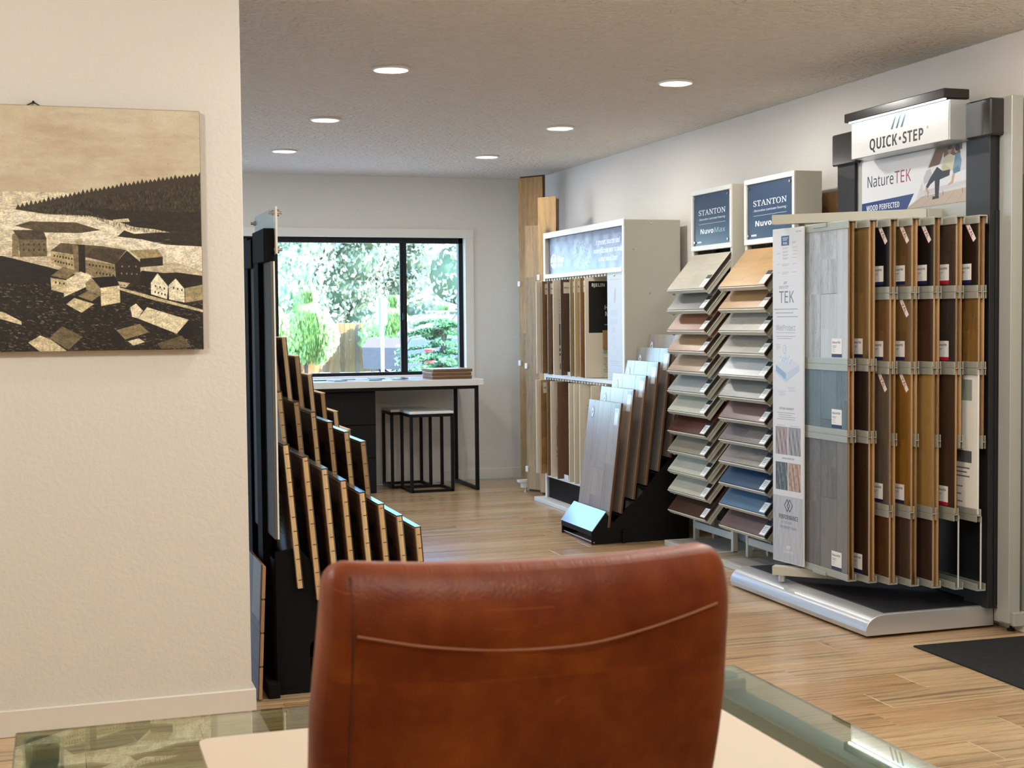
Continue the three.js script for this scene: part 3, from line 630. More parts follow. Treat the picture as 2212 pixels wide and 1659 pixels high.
    for (let k = 0; k + 1 < fr.length; k++) put(k + 2 === fr.length ? fr[k + 1] - 0.002 : fr[k + 1] + 0.003, k === 0 ? fr[k] - 0.001 : fr[k] - 0.003, 0, fcol[i][k], k);
    for (let k = 0; k + 1 < bk.length; k++) { if (i >= 5 && k === 3) continue; put(k + 2 === bk.length ? bk[k + 1] - 0.002 : bk[k + 1] + 0.003, k === 0 ? bk[k] - 0.001 : bk[k] - 0.003, 1, ['#8a6436/1', '#7b5630/0', '#8f6a3c/2', '#6d4a28/1'][(i + k) % 4], k); }
  });
}

// chevron board leaning on the wall between the towers
{
  const t = thing('chevron_board', 'striped wood sample board showing above the dark tower arm by the wall', 'flooring sample', [3.68, 0, -6.13]);
  part('core', bb(-0.008, 0.008, 0, 1.915, -0.085, 0.085, 0.001), M.core, t);
  for (let k = 0; k < 9; k++) { const g = cbox(0.003, 0.045, 0.2, 0.0006, 'z', [k * 0.11, 0]); part('strip', g, wood(['#a9834f', '#8a6234', '#b8935e', '#7a5530'][k % 4], k % 4, 0.5), t, [-0.0095, 1.9 - 0.06 - k * 0.062, 0], [0.62, 0, 0]); }
}

// ------------------------------------------------------------------ two sample towers with tilted tiles
const stSign = (sub) => canvasTex(512, 640, (g, w, h) => {
  g.fillStyle = '#24415f'; g.fillRect(0, 0, w, h);
  g.fillStyle = '#e9edf0'; g.font = '92px serif'; g.save(); g.translate(64, 262); g.scale(384 / g.measureText('STANTON').width * 0.995, 1); g.fillText('STANTON', 0, 0); g.restore();
  g.font = '34px sans-serif'; fit(g, '- Decorative Laminate Flooring -', 60, 326, 392);
  g.fillRect(70, 372, 372, 3);
  g.font = 'bold 88px sans-serif'; fit(g, 'Nuvo', 84, 496, 196); g.font = '88px sans-serif'; g.fillStyle = '#8fb0bd'; fit(g, sub, 282, 496, 158);
  g.fillStyle = '#cfd8de'; g.fillRect(40, 586, 64, 22);
});
const tileCols = [
  ['#cfc5b0/5', '#85817a/0', '#9c6a4a/1', '#b08862/1', '#b4977a/1', '#a29f98/0', '#c2bea8/5', '#5f3526/2', '#968b78/5', '#c3bfab/5', '#c4bca4/5', '#523828/1'],
  ['#c49a66/0', '#b98e62/5', '#b8b0a2/0', '#a39a8c/0', '#d2d2cc/5', '#8d8a80/1', '#7c5f56/1', '#7d716b/2', '#9a9088/4', '#2c4a66/5', '#4c6c84/0', '#70564f/1']];
const tileTone = [['pale greige', 'dark grey', 'reddish brown', 'warm tan', 'rosy tan', 'cool grey', 'cream', 'mahogany', 'taupe', 'bone', 'sand', 'dark walnut'], ['golden oak', 'caramel', 'pale ash', 'stone grey', 'white', 'lead grey', 'plum brown', 'smoky brown', 'streaked grey', 'navy', 'steel blue', 'mauve brown']];
const chromeDot = new THREE.CylinderGeometry(0.007, 0.007, 0.012, 14).rotateZ(PI / 2);
[[-7.265, -6.765, 'Max', 'far'], [-6.62, -6.095, 'Lux', 'near']].forEach(([z0, z1, sub, nm], ti) => {
  const c = (z0 + z1) / 2, t = thing('tile_display_tower', `${ti ? 'nearer' : 'farther'} beige tower with blue header and twelve tilted tiles`, 'display', [0, 0, 0], 0, 'tile display towers');
  const x0 = 3.45, x1 = 3.6;
  part('base_plate', bb(3.27, 3.66, 0, 0.022, z0, z1, 0.003), M.beigeMetal, t);
  part('base_lip', merge(bb(3.27, 3.276, 0.022, 0.03, z0, z1), bb(3.276, 3.66, 0.022, 0.03, z0, z0 + 0.006), bb(3.276, 3.66, 0.022, 0.03, z1 - 0.006, z1)), M.beigeMetal, t);
  for (const z of [z0 + 0.012, z1 - 0.012]) {
    part('front_post', bb(x0, x0 + 0.03, 0.022, 2.0, z - 0.012, z + 0.012, 0.002), M.beigeMetal, t);
    part('rear_post', bb(x1 - 0.03, x1, 0.022, 2.0, z - 0.012, z + 0.012, 0.002), M.beigeMetal, t);
    part('side_panel', bb(x0 + 0.001, x1 - 0.001, 0.15, 2.0118, z < c ? z - 0.0135 : z + 0.0085, z < c ? z - 0.0085 : z + 0.0135, 0.001), M.beigeMetal, t);
  }
  part('back_panel', bb(x1 - 0.008, x1, 0.13, 2.0, z0 + 0.024, z1 - 0.024, 0.001), std('#2a2826', 0.7), t);
  part('bottom_rail', bb(x0 + 0.002, x0 + 0.028, 0.09, 0.13, z0 + 0.024, z1 - 0.024, 0.002), M.beigeMetal, t);
  const hd = part('header_frame', merge(bb(x0 - 0.006, x1, 1.985, 2.012, z0, z1, 0.002), bb(x0 - 0.006, x0 + 0.02, 1.672, 1.7, z0, z1, 0.002), bb(x0 - 0.006, x0 + 0.02, 1.7, 1.985, z0, z0 + 0.022, 0.002), bb(x0 - 0.006, x0 + 0.02, 1.7, 1.985, z1 - 0.022, z1, 0.002)), M.white, t);
  part('header_panel', bb(x0 + 0.004, x0 + 0.012, 1.69, 1.99, z0 + 0.01, z1 - 0.01, 0.001), std('#24415f', 0.3), t);
  printX('header_print', stSign(sub), z1 - z0 - 0.05, 0.284, hd, [x0 + 0.0034, 1.8425, c], 0.25);
  for (const y of [1.72, 1.965]) for (const z of [z0 + 0.045, z1 - 0.045]) part('standoff', chromeDot, M.chrome, t, [x0 - 0.001, y, z]);
  const W = z1 - z0 - 0.03, D = Math.hypot(0.165, 0.195), ang = Math.atan2(0.195, 0.165);
  const tile = cbox(D, 0.011, W, 0.001, 'z'), core = cbox(D - 0.004, 0.004, W - 0.01, 0.001, 'z');
  for (let k = 0; k < 12; k++) {
    const y = 1.452 - k * 0.113, mid = [3.29 + 0.0825, y + 0.0975, c];
    const tr = new THREE.Group(); tr.name = 'tray'; tr.position.set(mid[0] + 0.012, mid[1] - 0.0115, c); tr.rotation.z = ang; t.add(tr);
    part('tray_frame', merge(bb(-D / 2 - 0.006, -D / 2, -0.008, 0.018, -W / 2 - 0.004, W / 2 + 0.004), bb(-D / 2, D / 2 + 0.01, -0.008, -0.004, -W / 2, W / 2), bb(-D / 2, D / 2 + 0.02, -0.03, -0.008, W / 2 - 0.016, W / 2 - 0.004), bb(-D / 2, D / 2 + 0.02, -0.03, -0.008, -W / 2 + 0.004, -W / 2 + 0.016)), M.beigeMetal, tr);
    const [col, g] = tileCols[ti][k].split('/');
    const s = thing('tilted_tile', `${tileTone[ti][k]} laminate tile, ${ORD[k]} from the top of the ${ti ? 'nearer' : 'farther'} beige tower`, 'flooring sample', mid, 0, 'tilted laminate tiles');
    s.rotation.z = ang;
    part('board', tile, wood(col, +g, 0.3), s);
    part('edge_band', bb(-D / 2 + 0.002, D / 2, -0.0056, 0.0056, W / 2, W / 2 + 0.0006, 0.0002), std('#2b2019', 0.7), s);
    part('label_sticker', new THREE.PlaneGeometry(0.055, 0.085), tileLabel, s, [-D / 2 + 0.05, 0.0062, W / 2 - 0.035], [-PI / 2, 0, -PI / 2]);
  }
});

// ------------------------------------------------------------------ white cabinet with standing sample pages
{
  const t = thing('sample_page_cabinet', 'white sample cabinet with purple-blue header and two rows of pages', 'cabinet');
  const z0 = -9.375, z1 = -7.905, x0 = 3.3, x1 = 3.675;
  part('side_panel', bb(x0, x1, 0.02, 1.902, z1 - 0.018, z1, 0.002), M.beigeMetal, t);
  part('side_panel', bb(x0, x1, 0.02, 1.902, z0, z0 + 0.018, 0.002), M.white, t);
  part('top_panel', bb(x0, x1, 1.884, 1.902, z0 + 0.018, z1 - 0.018, 0.002), M.white, t);
  part('back_panel', bb(x1 - 0.012, x1, 0.1, 1.884, z0 + 0.018, z1 - 0.018, 0.001), std('#c9c6bd', 0.7), t);
  part('face_frame', merge(bb(x0 - 0.006, x0 + 0.004, 1.865, 1.905, z0 - 0.004, z1 + 0.004, 0.002), bb(x0 - 0.006, x0 + 0.004, 0.02, 1.865, z0 - 0.004, z0 + 0.028, 0.002), bb(x0 - 0.006, x0 + 0.004, 0.9, 1.865, z1 - 0.022, z1 + 0.004, 0.002)), M.white, t);
  part('header_shelf', bb(x0 - 0.012, x1 - 0.02, 1.582, 1.612, z0 + 0.018, z1 - 0.018, 0.002), M.white, t);
  part('middle_shelf', bb(x0 - 0.006, x1 - 0.02, 0.885, 0.91, z0 + 0.018, z1 - 0.018, 0.002), M.white, t);
  part('lower_shelf', bb(x0 - 0.006, x1 - 0.02, 0.178, 0.2, z0 + 0.018, z1 - 0.018, 0.002), M.white, t);
  part('kick_board', bb(x0 + 0.012, x0 + 0.024, 0.028, 0.178, z0 + 0.03, z1 - 0.018, 0.001), M.black, t);
  part('plinth', bb(3.225, x1, 0, 0.028, z0 - 0.05, z1, 0.003), M.white, t);
  const sgnTex = canvasTex(1024, 224, (g, w, h) => {
    g.fillStyle = '#6d7496'; g.fillRect(0, 0, w, h);
    for (let i = 0; i < 260; i++) { g.fillStyle = i % 3 ? 'rgba(150,158,190,0.18)' : 'rgba(60,70,100,0.18)'; g.beginPath(); g.ellipse((i * 197) % 1024, (i * 89) % 224, 16 + (i % 7) * 6, 8 + (i % 5) * 5, i, 0, 7); g.fill(); }
    for (let i = 0; i < 60; i++) { g.fillStyle = 'rgba(205,212,226,0.30)'; const x = 360 + ((i * 61) % 230), y = 40 + ((i * 37) % 170); g.beginPath(); g.ellipse(x, y, 4 + (i % 4) * 3, 12 + (i % 5) * 5, 0.5 * i, 0, 7); g.fill(); }
    g.fillStyle = '#eef1f4'; g.beginPath(); g.ellipse(58, 146, 44, 44, 0, 0, 7); g.fill();
    g.strokeStyle = '#66708e'; g.lineWidth = 9; g.beginPath(); g.moveTo(20, 158); g.lineTo(46, 158); g.lineTo(46, 118); g.lineTo(72, 118); g.lineTo(72, 158); g.lineTo(98, 158); g.stroke();
    g.fillStyle = '#eef1f4'; g.font = 'bold 44px serif'; fit(g, 'Village', 112, 152, 100); g.font = '20px serif'; g.fillText('flooring', 116, 180);
    g.font = 'italic 40px serif'; fit(g, 'A greener, smarter and', 652, 84, 300); fit(g, 'more efficient way to make', 622, 132, 370); fit(g, 'a real wood floor', 690, 180, 230);
  });
  const sp = part('header_sign', bb(x0 + 0.022, x0 + 0.028, 1.612, 1.868, z0 + 0.045, z1 - 0.02, 0.001), std('#2c3440', 0.4), t);
  printX('sign_print', sgnTex, 1.39, 0.252, sp, [x0 + 0.0214, 1.74, -8.625], 0.34);
  const pins = []; for (let k = 0; k < 22; k++) for (const [y, d] of [[1.572, 0.014], [0.876, 0.012]]) pins.push(bb(x0 - 0.008, x0 + 0.03, y - d / 2, y + d / 2, z0 + 0.07 + k * 0.052, z0 + 0.082 + k * 0.052, 0.001));
  part('divider_pins', merge(pins), M.white, t);
  const panelTex = canvasTex(256, 620, (g, w, h) => {
    g.fillStyle = '#cfd3da'; g.fillRect(0, 0, w, h); g.fillStyle = '#b3bac4'; g.fillRect(40, 36, 180, 3);
    g.fillStyle = '#b9c0c6'; g.beginPath(); g.ellipse(130, 130, 18, 46, 0.2, 0, 7); g.fill();
    g.fillStyle = '#b9c0ca'; g.font = '40px sans-serif'; fit(g, 'WOOD', 50, 246, 160); fit(g, 'FLOOR', 50, 296, 150); fit(g, 'LIFE', 60, 346, 110);
    g.strokeStyle = '#c3cad6'; g.lineWidth = 5; g.beginPath(); g.arc(120, 400, 30, 1, 5.6); g.moveTo(140, 430); g.bezierCurveTo(170, 440, 170, 480, 140, 486); g.stroke();
    bars(g, 40, 510, 170, 3, 12, '#bcc3cd', 4); for (let i = 0; i < 8; i++) { g.strokeStyle = '#c3cad6'; g.lineWidth = 3; g.strokeRect(40 + (i % 4) * 46, 556 + (i >> 2) * 34, 24, 22); }
  });
  const ip = part('info_panel', bb(x0 - 0.004, x0 + 0.002, 0.912, 1.582, -8.175, z1 - 0.02, 0.001), M.white, t);
  printX('info_print', panelTex, 0.246, 0.665, ip, [x0 - 0.0046, 1.247, -8.05], 0.6);
  part('screw', new THREE.SphereGeometry(0.008, 10, 8), M.chrome, t, [x0 - 0.005, 1.565, -8.05]);
  for (const [xx, yy] of [[3.36, 1.72], [3.48, 1.88], [3.47, 1.45], [3.63, 1.45], [3.34, 0.62]]) part('screw', new THREE.SphereGeometry(0.007, 10, 8), M.chrome, t, [xx, yy, z1 + 0.001]);
  // pages: boards standing at right angles to the front
  const cream = '#d9c9ab', pageCol = [
    [[-9.335, cream, 5, 'plain cream', 0], [-9.263, '#8a6336', 2, 'knotty brown', 1], [-9.146, '#7a5a3e', 1, 'grey-brown', 1], [-9.032, cream, 5, 'cream printed', 2], [-8.883, '#5e4230', 1, 'dark walnut', 1], [-8.703, '#9a8762', 0, 'olive tan', 1], [-8.616, '#cbb083', 5, 'light tan', 1], [-8.513, '#94693a', 1, 'oak brown', 1], [-8.425, cream, 5, 'black poster', 3]],
    [[-9.355, cream, 5, 'plain cream', 0], [-9.313, '#9a7443', 3, 'chevron oak', 1], [-9.175, '#8b6840', 1, 'mid oak', 0], [-9.098, cream, 5, 'cream printed', 2], [-8.965, '#6f4a2c', 1, 'walnut', 0], [-8.737, cream, 5, 'cream printed', 2], [-8.64, cream, 5, 'cream printed', 2], [-8.537, cream, 5, 'cream lined', 4], [-8.327, cream, 5, 'plain cream', 5]]];
  const printTall = canvasTex(96, 512, (g) => {
    g.fillStyle = '#ddd0b6'; g.fillRect(0, 0, 96, 512); bars(g, 16, 100, 26, 4, 20, '#b3a88f', 5); bars(g, 16, 180, 36, 7, 7, '#8e8570', 3);
    g.fillStyle = '#33312e'; g.fillRect(18, 236, 66, 120); g.fillStyle = '#7f7466'; g.fillRect(22, 240, 22, 44); g.fillStyle = '#3a3733'; g.fillRect(18, 372, 36, 18); g.fillRect(18, 400, 26, 14); bars(g, 18, 428, 20, 3, 8, '#8e8570', 3);
    g.fillStyle = '#1f1d1b'; g.font = 'bold 44px sans-serif'; g.fillText('B', 16, 490);
  });
  const blackPoster = canvasTex(256, 640, (g) => {
    g.fillStyle = '#d9ccb4'; g.fillRect(0, 0, 256, 640); g.fillStyle = '#14130f'; g.fillRect(20, 14, 236, 340);
    g.fillStyle = '#efe9dc'; g.font = 'bold 30px sans-serif'; fit(g, 'BJELIN', 40, 50, 100); g.font = '42px sans-serif'; g.fillText('SW', 156, 160); g.fillText('HAR', 130, 202); g.fillText('MA', 134, 244);
    bars(g, 132, 298, 60, 1, 8, '#a9a294', 5);
    g.fillStyle = '#5a5348'; g.font = '20px serif'; g.fillText('Over 1%', 124, 470); g.fillText('days, better', 124, 494); bars(g, 124, 520, 90, 8, 13, '#8d8371', 4);
  });
  const labelTex = printMat(canvasTex(48, 64, (g) => { g.fillStyle = '#ded2ba'; g.fillRect(0, 0, 48, 64); g.fillStyle = '#4a443a'; g.font = 'bold 12px sans-serif'; g.fillText('BJELIN', 3, 36); }), 0.6);
  const creamMat = std('#d9ccb4', 0.6), pTall = printMat(printTall, 0.55), pBlack = printMat(blackPoster, 0.45);
  pageCol.forEach((row, r) => row.forEach(([z, col, g, nm, kind], k) => {
    const y0 = r ? 0.202 : 0.915, y1 = r ? 0.868 : 1.563, hgt = y1 - y0, W = kind === 3 ? 0.26 : 0.2, xo = kind === 0 && k === 0 ? 3.222 : 3.24;
    const pg = thing('sample_page', `${nm} sample page, ${ORD[k]} from the left in the ${r ? 'lower' : 'upper'} row of the white cabinet`, 'flooring sample', [xo + W / 2, y0, z], 0, 'standing sample pages');
    if (kind === 1 && k === 1 && r) {
      part('core', cbox(W, hgt, 0.009, 0.0008).translate(0, hgt / 2, 0), M.core, pg);
      for (let q = 0; q < 10; q++) { const sh = [[-W / 2 + 0.002, q * hgt / 10.7], [W / 2 - 0.002, q * hgt / 10.7 + 0.05], [W / 2 - 0.002, (q + 0.97) * hgt / 10.7 + 0.05], [-W / 2 + 0.002, (q + 0.97) * hgt / 10.7]]; part('strip', ext(sh, 0.0015).translate(0, 0, 0.0045), wood(['#a67d4a', '#94703f', '#9c7646'][q % 3], q % 4, 0.5), pg); }
    } else part('board', cbox(W, hgt, 0.011, 0.0015, 'y', [k * 0.13, r]).translate(0, hgt / 2, 0), [0, 2, 3, 4, 5].includes(kind) && col === cream ? creamMat : wood(col, g, 0.5), pg);
    const zf = 0.0064;
    if (kind === 1) part('label_card', new THREE.PlaneGeometry(0.06, 0.075), labelTex, pg, [-W / 2 + 0.05, hgt - 0.055, zf]);
    if (kind === 2 || kind === 4) part('print', new THREE.PlaneGeometry(0.17, hgt - 0.02), pTall, pg, [kind === 4 ? 0.01 : -0.005, hgt / 2, zf]);
    if (kind === 3) { part('print', new THREE.PlaneGeometry(0.25, hgt - 0.02), pBlack, pg, [0, hgt / 2, zf]); part('wood_swatch', cbox(0.12, 0.12, 0.012, 0.001), wood('#b58a54', 1, 0.5), pg, [0.05, hgt * 0.38, 0.011]); }
    if (kind === 5) part('black_label', new THREE.PlaneGeometry(0.06, 0.05), std('#1c1a18', 0.5), pg, [0.03, hgt - 0.13, zf]);
  }));
  const tags = [];
  for (const [y, a, b] of [[0.917, -9.36, -9.25], [0.917, -9.0, -8.6], [0.21, -9.33, -9.25], [0.21, -9.12, -8.9]]) for (let z = a; z < b; z += 0.035) tags.push(bb(3.285, 3.289, y - 0.012, y + 0.022, z, z + 0.03, 0.0008));
  part('price_tags', merge(tags), M.card, t);
}

// ------------------------------------------------------------------ tall planks standing by the far corner
{
  const specs = [
    ['tallest oak plank standing by the far right corner', '#b58a50', 2, 3.399, -10.235, 3.525, -10.03, 2.39],
    ['pale oak plank with a square top behind the white cabinet', '#c49c66', 1, 3.345, -9.62, 3.43, -9.47, 2.16],
    ['shortest greyish plank leaning between the two tall planks', '#b29268', 2, 3.325, -9.86, 3.41, -9.70, 1.97]];
  specs.forEach(([label, c, g, xa, za, xb, zb, h], i) => {
    const w = Math.hypot(xb - xa, zb - za), a = Math.atan2(-(zb - za), xb - xa);
    const t = thing('tall_plank', label, 'plank', [(xa + xb) / 2, 0, (za + zb) / 2], a, 'tall planks by the corner');
    part('face_board', cbox(w, h - 0.01, 0.008, 0.001, 'y', [i * 0.2, i * 0.5]).translate(0, (h - 0.01) / 2 + (i ? 0.03 : 0), 0.004), wood(c, g, 0.45), t);
    part('backing', cbox(w, h - 0.01, 0.01, 0.001).translate(0.012, (h - 0.01) / 2 + 0.012, -0.006), wood('#4b3526', 1, 0.7), t);
    for (const y of i === 1 ? [1.58, 0.93] : i === 2 ? [0.93, 0.16] : [1.55, 0.94]) part('clip', bb(-w / 2 - 0.006, -w / 2 + 0.02, y, y + 0.042, 0.0, 0.02, 0.003), M.white, t);
  });
  const f = thing('plank_stand_foot', 'small white levelling foot under the tall planks', 'stand foot', [3.335, 0, -9.94]);
  part('bracket', merge(bb(-0.06, 0.06, 0.07, 0.09, -0.03, 0.03, 0.002), bb(-0.035, 0.035, 0.03, 0.07, -0.025, 0.025, 0.002)), M.white, f);
  part('screw_foot', merge(rod([0, 0, 0], [0, 0.032, 0], 0.006), rod([0, 0, 0], [0, 0.007, 0], 0.016)), M.silver, f);
}

// ------------------------------------------------------------------ black cascade stand with leaning boards
{
  const t = thing('cascade_stand', 'low black steel stand holding six stepped boards, blue-white front plate', 'display');
  const zN = -7.42, zFf = -7.92;
  for (const z of [zN - 0.006, zFf]) part('side_cheek', ext([[2.885, 0], [2.885, 0.075], [2.972, 0.185], [3.02, 0.12], [3.06, 0.155], [3.1, 0.2], [3.2, 0.28], [3.3, 0.4], [3.42, 0.52], [3.5, 0.62], [3.5, 0]], 0.005).translate(0, 0, z), M.black, t);
  part('front_lip', bb(2.883, 2.888, 0.048, 0.078, zFf, zN, 0.001), M.black, t);
  const pl = part('front_plate', cbox(0.142, 0.004, zN - zFf + 0.02, 0.001, 'z'), std('#b4bfc6', 0.14, 0.3), t, [2.9275, 0.1325, (zN + zFf) / 2], [0, 0, 0.9]);
  part('cross_wire', rod([2.9, 0.012, zFf], [2.9, 0.012, zN], 0.004), M.silver, t);
  for (let k = 0; k < 6; k++) part('shelf', bb(2.975 + k * 0.078, 3.03 + k * 0.078, 0.08 + k * 0.078, 0.084 + k * 0.078, zFf, zN, 0.001), M.black, t);
  part('back_panel', bb(3.46, 3.466, 0, 0.6, zFf, zN, 0.001), M.black, t);
  part('spare_foot', bb(3.07, 3.09, 0, 0.08, zN - 0.001, zN + 0.02, 0.001), M.black, t);
  const cols = ['#b3a59a/1', '#bba896/1', '#a89888/4', '#9a8878/1', '#9c958e/0', '#a89a8e/1'], tn = ['grey-beige', 'pinkish tan', 'dusty brown', 'mid brown', 'cool grey', 'light brown'];
  const badge = printMat(canvasTex(96, 128, (g) => { g.fillStyle = '#8f9aa2'; g.beginPath(); g.ellipse(48, 64, 40, 58, 0, 0, 7); g.fill(); g.fillStyle = '#dfe5ea'; g.beginPath(); g.ellipse(48, 64, 30, 46, 0, 0, 7); g.fill(); g.fillStyle = '#7f8b95'; g.beginPath(); g.ellipse(44, 70, 16, 26, 0.4, 0, 7); g.fill(); g.fillStyle = '#f2f5f7'; g.beginPath(); g.ellipse(52, 82, 12, 14, 0, 0, 7); g.fill(); }), 0.3, { alphaTest: 0.5, transparent: false });
  const sticker = printMat(canvasTex(64, 128, (g) => { g.fillStyle = '#dfe3e6'; g.fillRect(0, 0, 64, 128); g.fillStyle = '#8a9aa4'; g.fillRect(0, 0, 64, 24); g.fillStyle = '#f0f2f4'; g.beginPath(); g.ellipse(32, 84, 22, 34, 0, 0, 7); g.fill(); bars(g, 10, 34, 40, 2, 8, '#9aa3aa', 3); }), 0.3);
  for (let k = 0; k < 6; k++) {
    const xb = 2.984 + k * 0.078, yb = 0.094 + k * 0.078, H = 0.72, W = 0.5, lean = Math.atan2(0.088, 0.714);
    const b = thing('leaning_sample_board', `${tn[k]} plank sample board, ${ORD[k]} from the front on the black stand`, 'flooring sample', [xb, yb, (zN + zFf) / 2], 0, 'boards on the black cascade stand');
    b.rotation.z = -lean;
    part('core', bb(0.002, 0.014, 0, H, -W / 2, W / 2, 0.001), wood('#8a6138', 0, 0.7), b);
    part('edge_strip', bb(0.003, 0.014, 0.002, H, W / 2, W / 2 + 0.001, 0.0004), wood('#6b4426', 1, 0.7), b);
    const [c, g] = cols[k].split('/'), zs = [-W / 2, -W / 2 + 0.16, -W / 2 + 0.355, W / 2], j = 0.32 + 0.07 * ((k * 3) % 4);
    const mt = (q) => wood(c, (+g + q) % 4, 0.36, { clearcoat: 0.7, clearcoatRoughness: 0.34 });
    const pk = (za, zb2, ya, yb2, q) => part('plank', bb(0, 0.0022, ya + 0.0006, yb2 - 0.0006, za + 0.0007, zb2 - 0.0007, 0.0007), mt(q), b);
    pk(zs[0], zs[1], 0, H, 0); pk(zs[1], zs[2], 0, j, 1); pk(zs[1], zs[2], j, H, 2); pk(zs[2], zs[3], 0, H, 1);
    part('maker_badge', new THREE.CircleGeometry(0.03, 24).scale(1, 1.35, 1), badge, b, [-0.0012, H - 0.075, -W / 2 + 0.075], [0, -PI / 2, 0]);
    part('data_sticker', new THREE.PlaneGeometry(0.06, 0.12), sticker, b, [-0.0012, H - 0.07, W / 2 - 0.045], [0, -PI / 2, 0]);
  }
}

// ------------------------------------------------------------------ dark floor mat
tag(part('floor_mat', cbox(0.56, 0.006, 1.1, 0.003), std('#15181a', 0.95, 0, { map: feltMap }), scene, [3.423, 0.003, -4.1], [0, -0.02, 0]), 'dark green-black floor mat by the silver tower base', 'mat');

// ------------------------------------------------------------------ white-topped counter under the window, drawers, stools
{
  const t = thing('counter_table', 'white-topped counter with thin black steel frame under the window', 'table');
  const z0 = ZF + 0.016, z1 = -10.12, x0 = 0.55, x1 = 3.068;
  part('top', bb(x0, x1, 0.802, 0.851, z0, z1, 0.003), std('#e2dfd8', 0.14), t);
  const s = 0.026, fx = 3.022;
  part('frame', merge(bb(x0 + 0.04, fx + s / 2, 0.776, 0.802, z1 - 0.06, z1 - 0.034), bb(x0 + 0.04, fx + s / 2, 0.776, 0.802, -10.77, -10.744), bb(fx - s / 2, fx + s / 2, 0.776, 0.802, -10.745, z1 - 0.06)), M.blackMetal, t);
  for (const x of [fx, x0 + 0.06]) {
    part('leg', bb(x - s / 2, x + s / 2, 0, 0.776, z1 - 0.06, z1 - 0.034), M.blackMetal, t);
    part('leg', bb(x - s / 2, x + s / 2, 0, 0.776, -10.77, -10.744), M.blackMetal, t);
    part('foot_bar', bb(x - s / 2, x + s / 2, 0, 0.026, -10.744, z1 - 0.06), M.blackMetal, t);
  }
  const d = thing('drawer_cabinet', 'black drawer cabinet standing under the white counter', 'cabinet', [1.86, 0, -10.47]);
  part('carcass', bb(-0.4, 0.4, 0, 0.77, -0.28, 0.2, 0.002), M.blackSatin, d);
  for (let k = 0; k < 3; k++) { const dr = part('drawer_front', bb(-0.395, 0.395, 0.02 + k * 0.25, 0.265 + k * 0.25, 0.2, 0.218, 0.002), M.blackSatin, d); part('handle', bb(-0.08, 0.08, 0.225 + k * 0.25, 0.235 + k * 0.25, 0.218, 0.232, 0.002), M.blackMetal, dr); }
  for (const [label, a, b, za, zb] of [['black wire-frame stool with white seat, nearer of the two under the counter', 2.508, 2.826, -10.47, -10.165], ['black wire-frame stool with white seat, half hidden behind the nearer one', 2.437, 2.742, -10.79, -10.5]]) {
    const st = thing('frame_stool', label, 'stool', [(a + b) / 2, 0, (za + zb) / 2], 0, 'stools under the counter');
    const w = (b - a) / 2, q = (zb - za) / 2, r = 0.011;
    for (const sx of [-1, 1]) for (const sz of [-1, 1]) part('leg', bb(sx * w - r, sx * w + r, 0, 0.59, sz * q - r, sz * q + r), M.blackMetal, st);
    part('top_frame', merge(bb(-w, w, 0.57, 0.592, q - r, q + r), bb(-w, w, 0.57, 0.592, -q - r, -q + r), bb(-w - r, -w + r, 0.57, 0.592, -q, q), bb(w - r, w + r, 0.57, 0.592, -q, q)), M.blackMetal, st);
    part('base_frame', merge(bb(-w, w, 0, 0.02, q - r, q + r), bb(-w, w, 0, 0.02, -q - r, -q + r), bb(-w - r, -w + r, 0, 0.02, -q, q), bb(w - r, w + r, 0, 0.02, -q, q)), M.blackMetal, st);
    part('seat', bb(-w - r, w + r, 0.5925, 0.612, -q - r, q + r, 0.003), M.white, st);
  }
  // stack of wood samples on the counter
  const stackLab = ['bottom', 'middle', 'top'];
  for (let k = 0; k < 3; k++) {
    const w = thing('wood_sample', `particle-core wood sample, ${stackLab[k]} of the stack on the counter`, 'flooring sample', [2.845 + [0, -0.004, 0.004][k], 0.852 + k * 0.026, -10.36], 0, 'wood samples stacked on the counter');
    part('core', cbox(0.31, 0.02, 0.3, 0.001, 'x', [k, 0]).translate(0, 0.01, 0), wood('#7d5a38', 4, 0.8), w);
    part('face', cbox(0.31, 0.004, 0.3, 0.0008, 'x').translate(0, 0.0222, 0), wood('#b79a76', 0, 0.25), w);
  }
  const cards = [[1.98, -10.3, 0.2], [2.1, -10.5, -0.1], [2.26, -10.33, 0.05], [2.33, -10.55, 0.1], [2.44, -10.32, -0.05], [2.5, -10.5, 0.1], [1.86, -10.45, 0.1]];
  const pos = ['first', 'second', 'third', 'fourth', 'fifth', 'sixth', 'seventh'];
  cards.sort((a, b) => a[0] - b[0]).forEach(([x, z, a], k) => {
    const c = part(numbered('sample_chip'), cbox(0.1, 0.006, 0.13, 0.001), std(['#4d5966', '#6c7884', '#8b97a0'][k % 3], 0.2), scene, [x, 0.8545, z], [0, a, 0]);
    tag(c, `flat blue-grey sample chip, ${pos[k]} from the left on the white counter`, 'flooring sample', 'sample chips lying on the counter');
  });
}

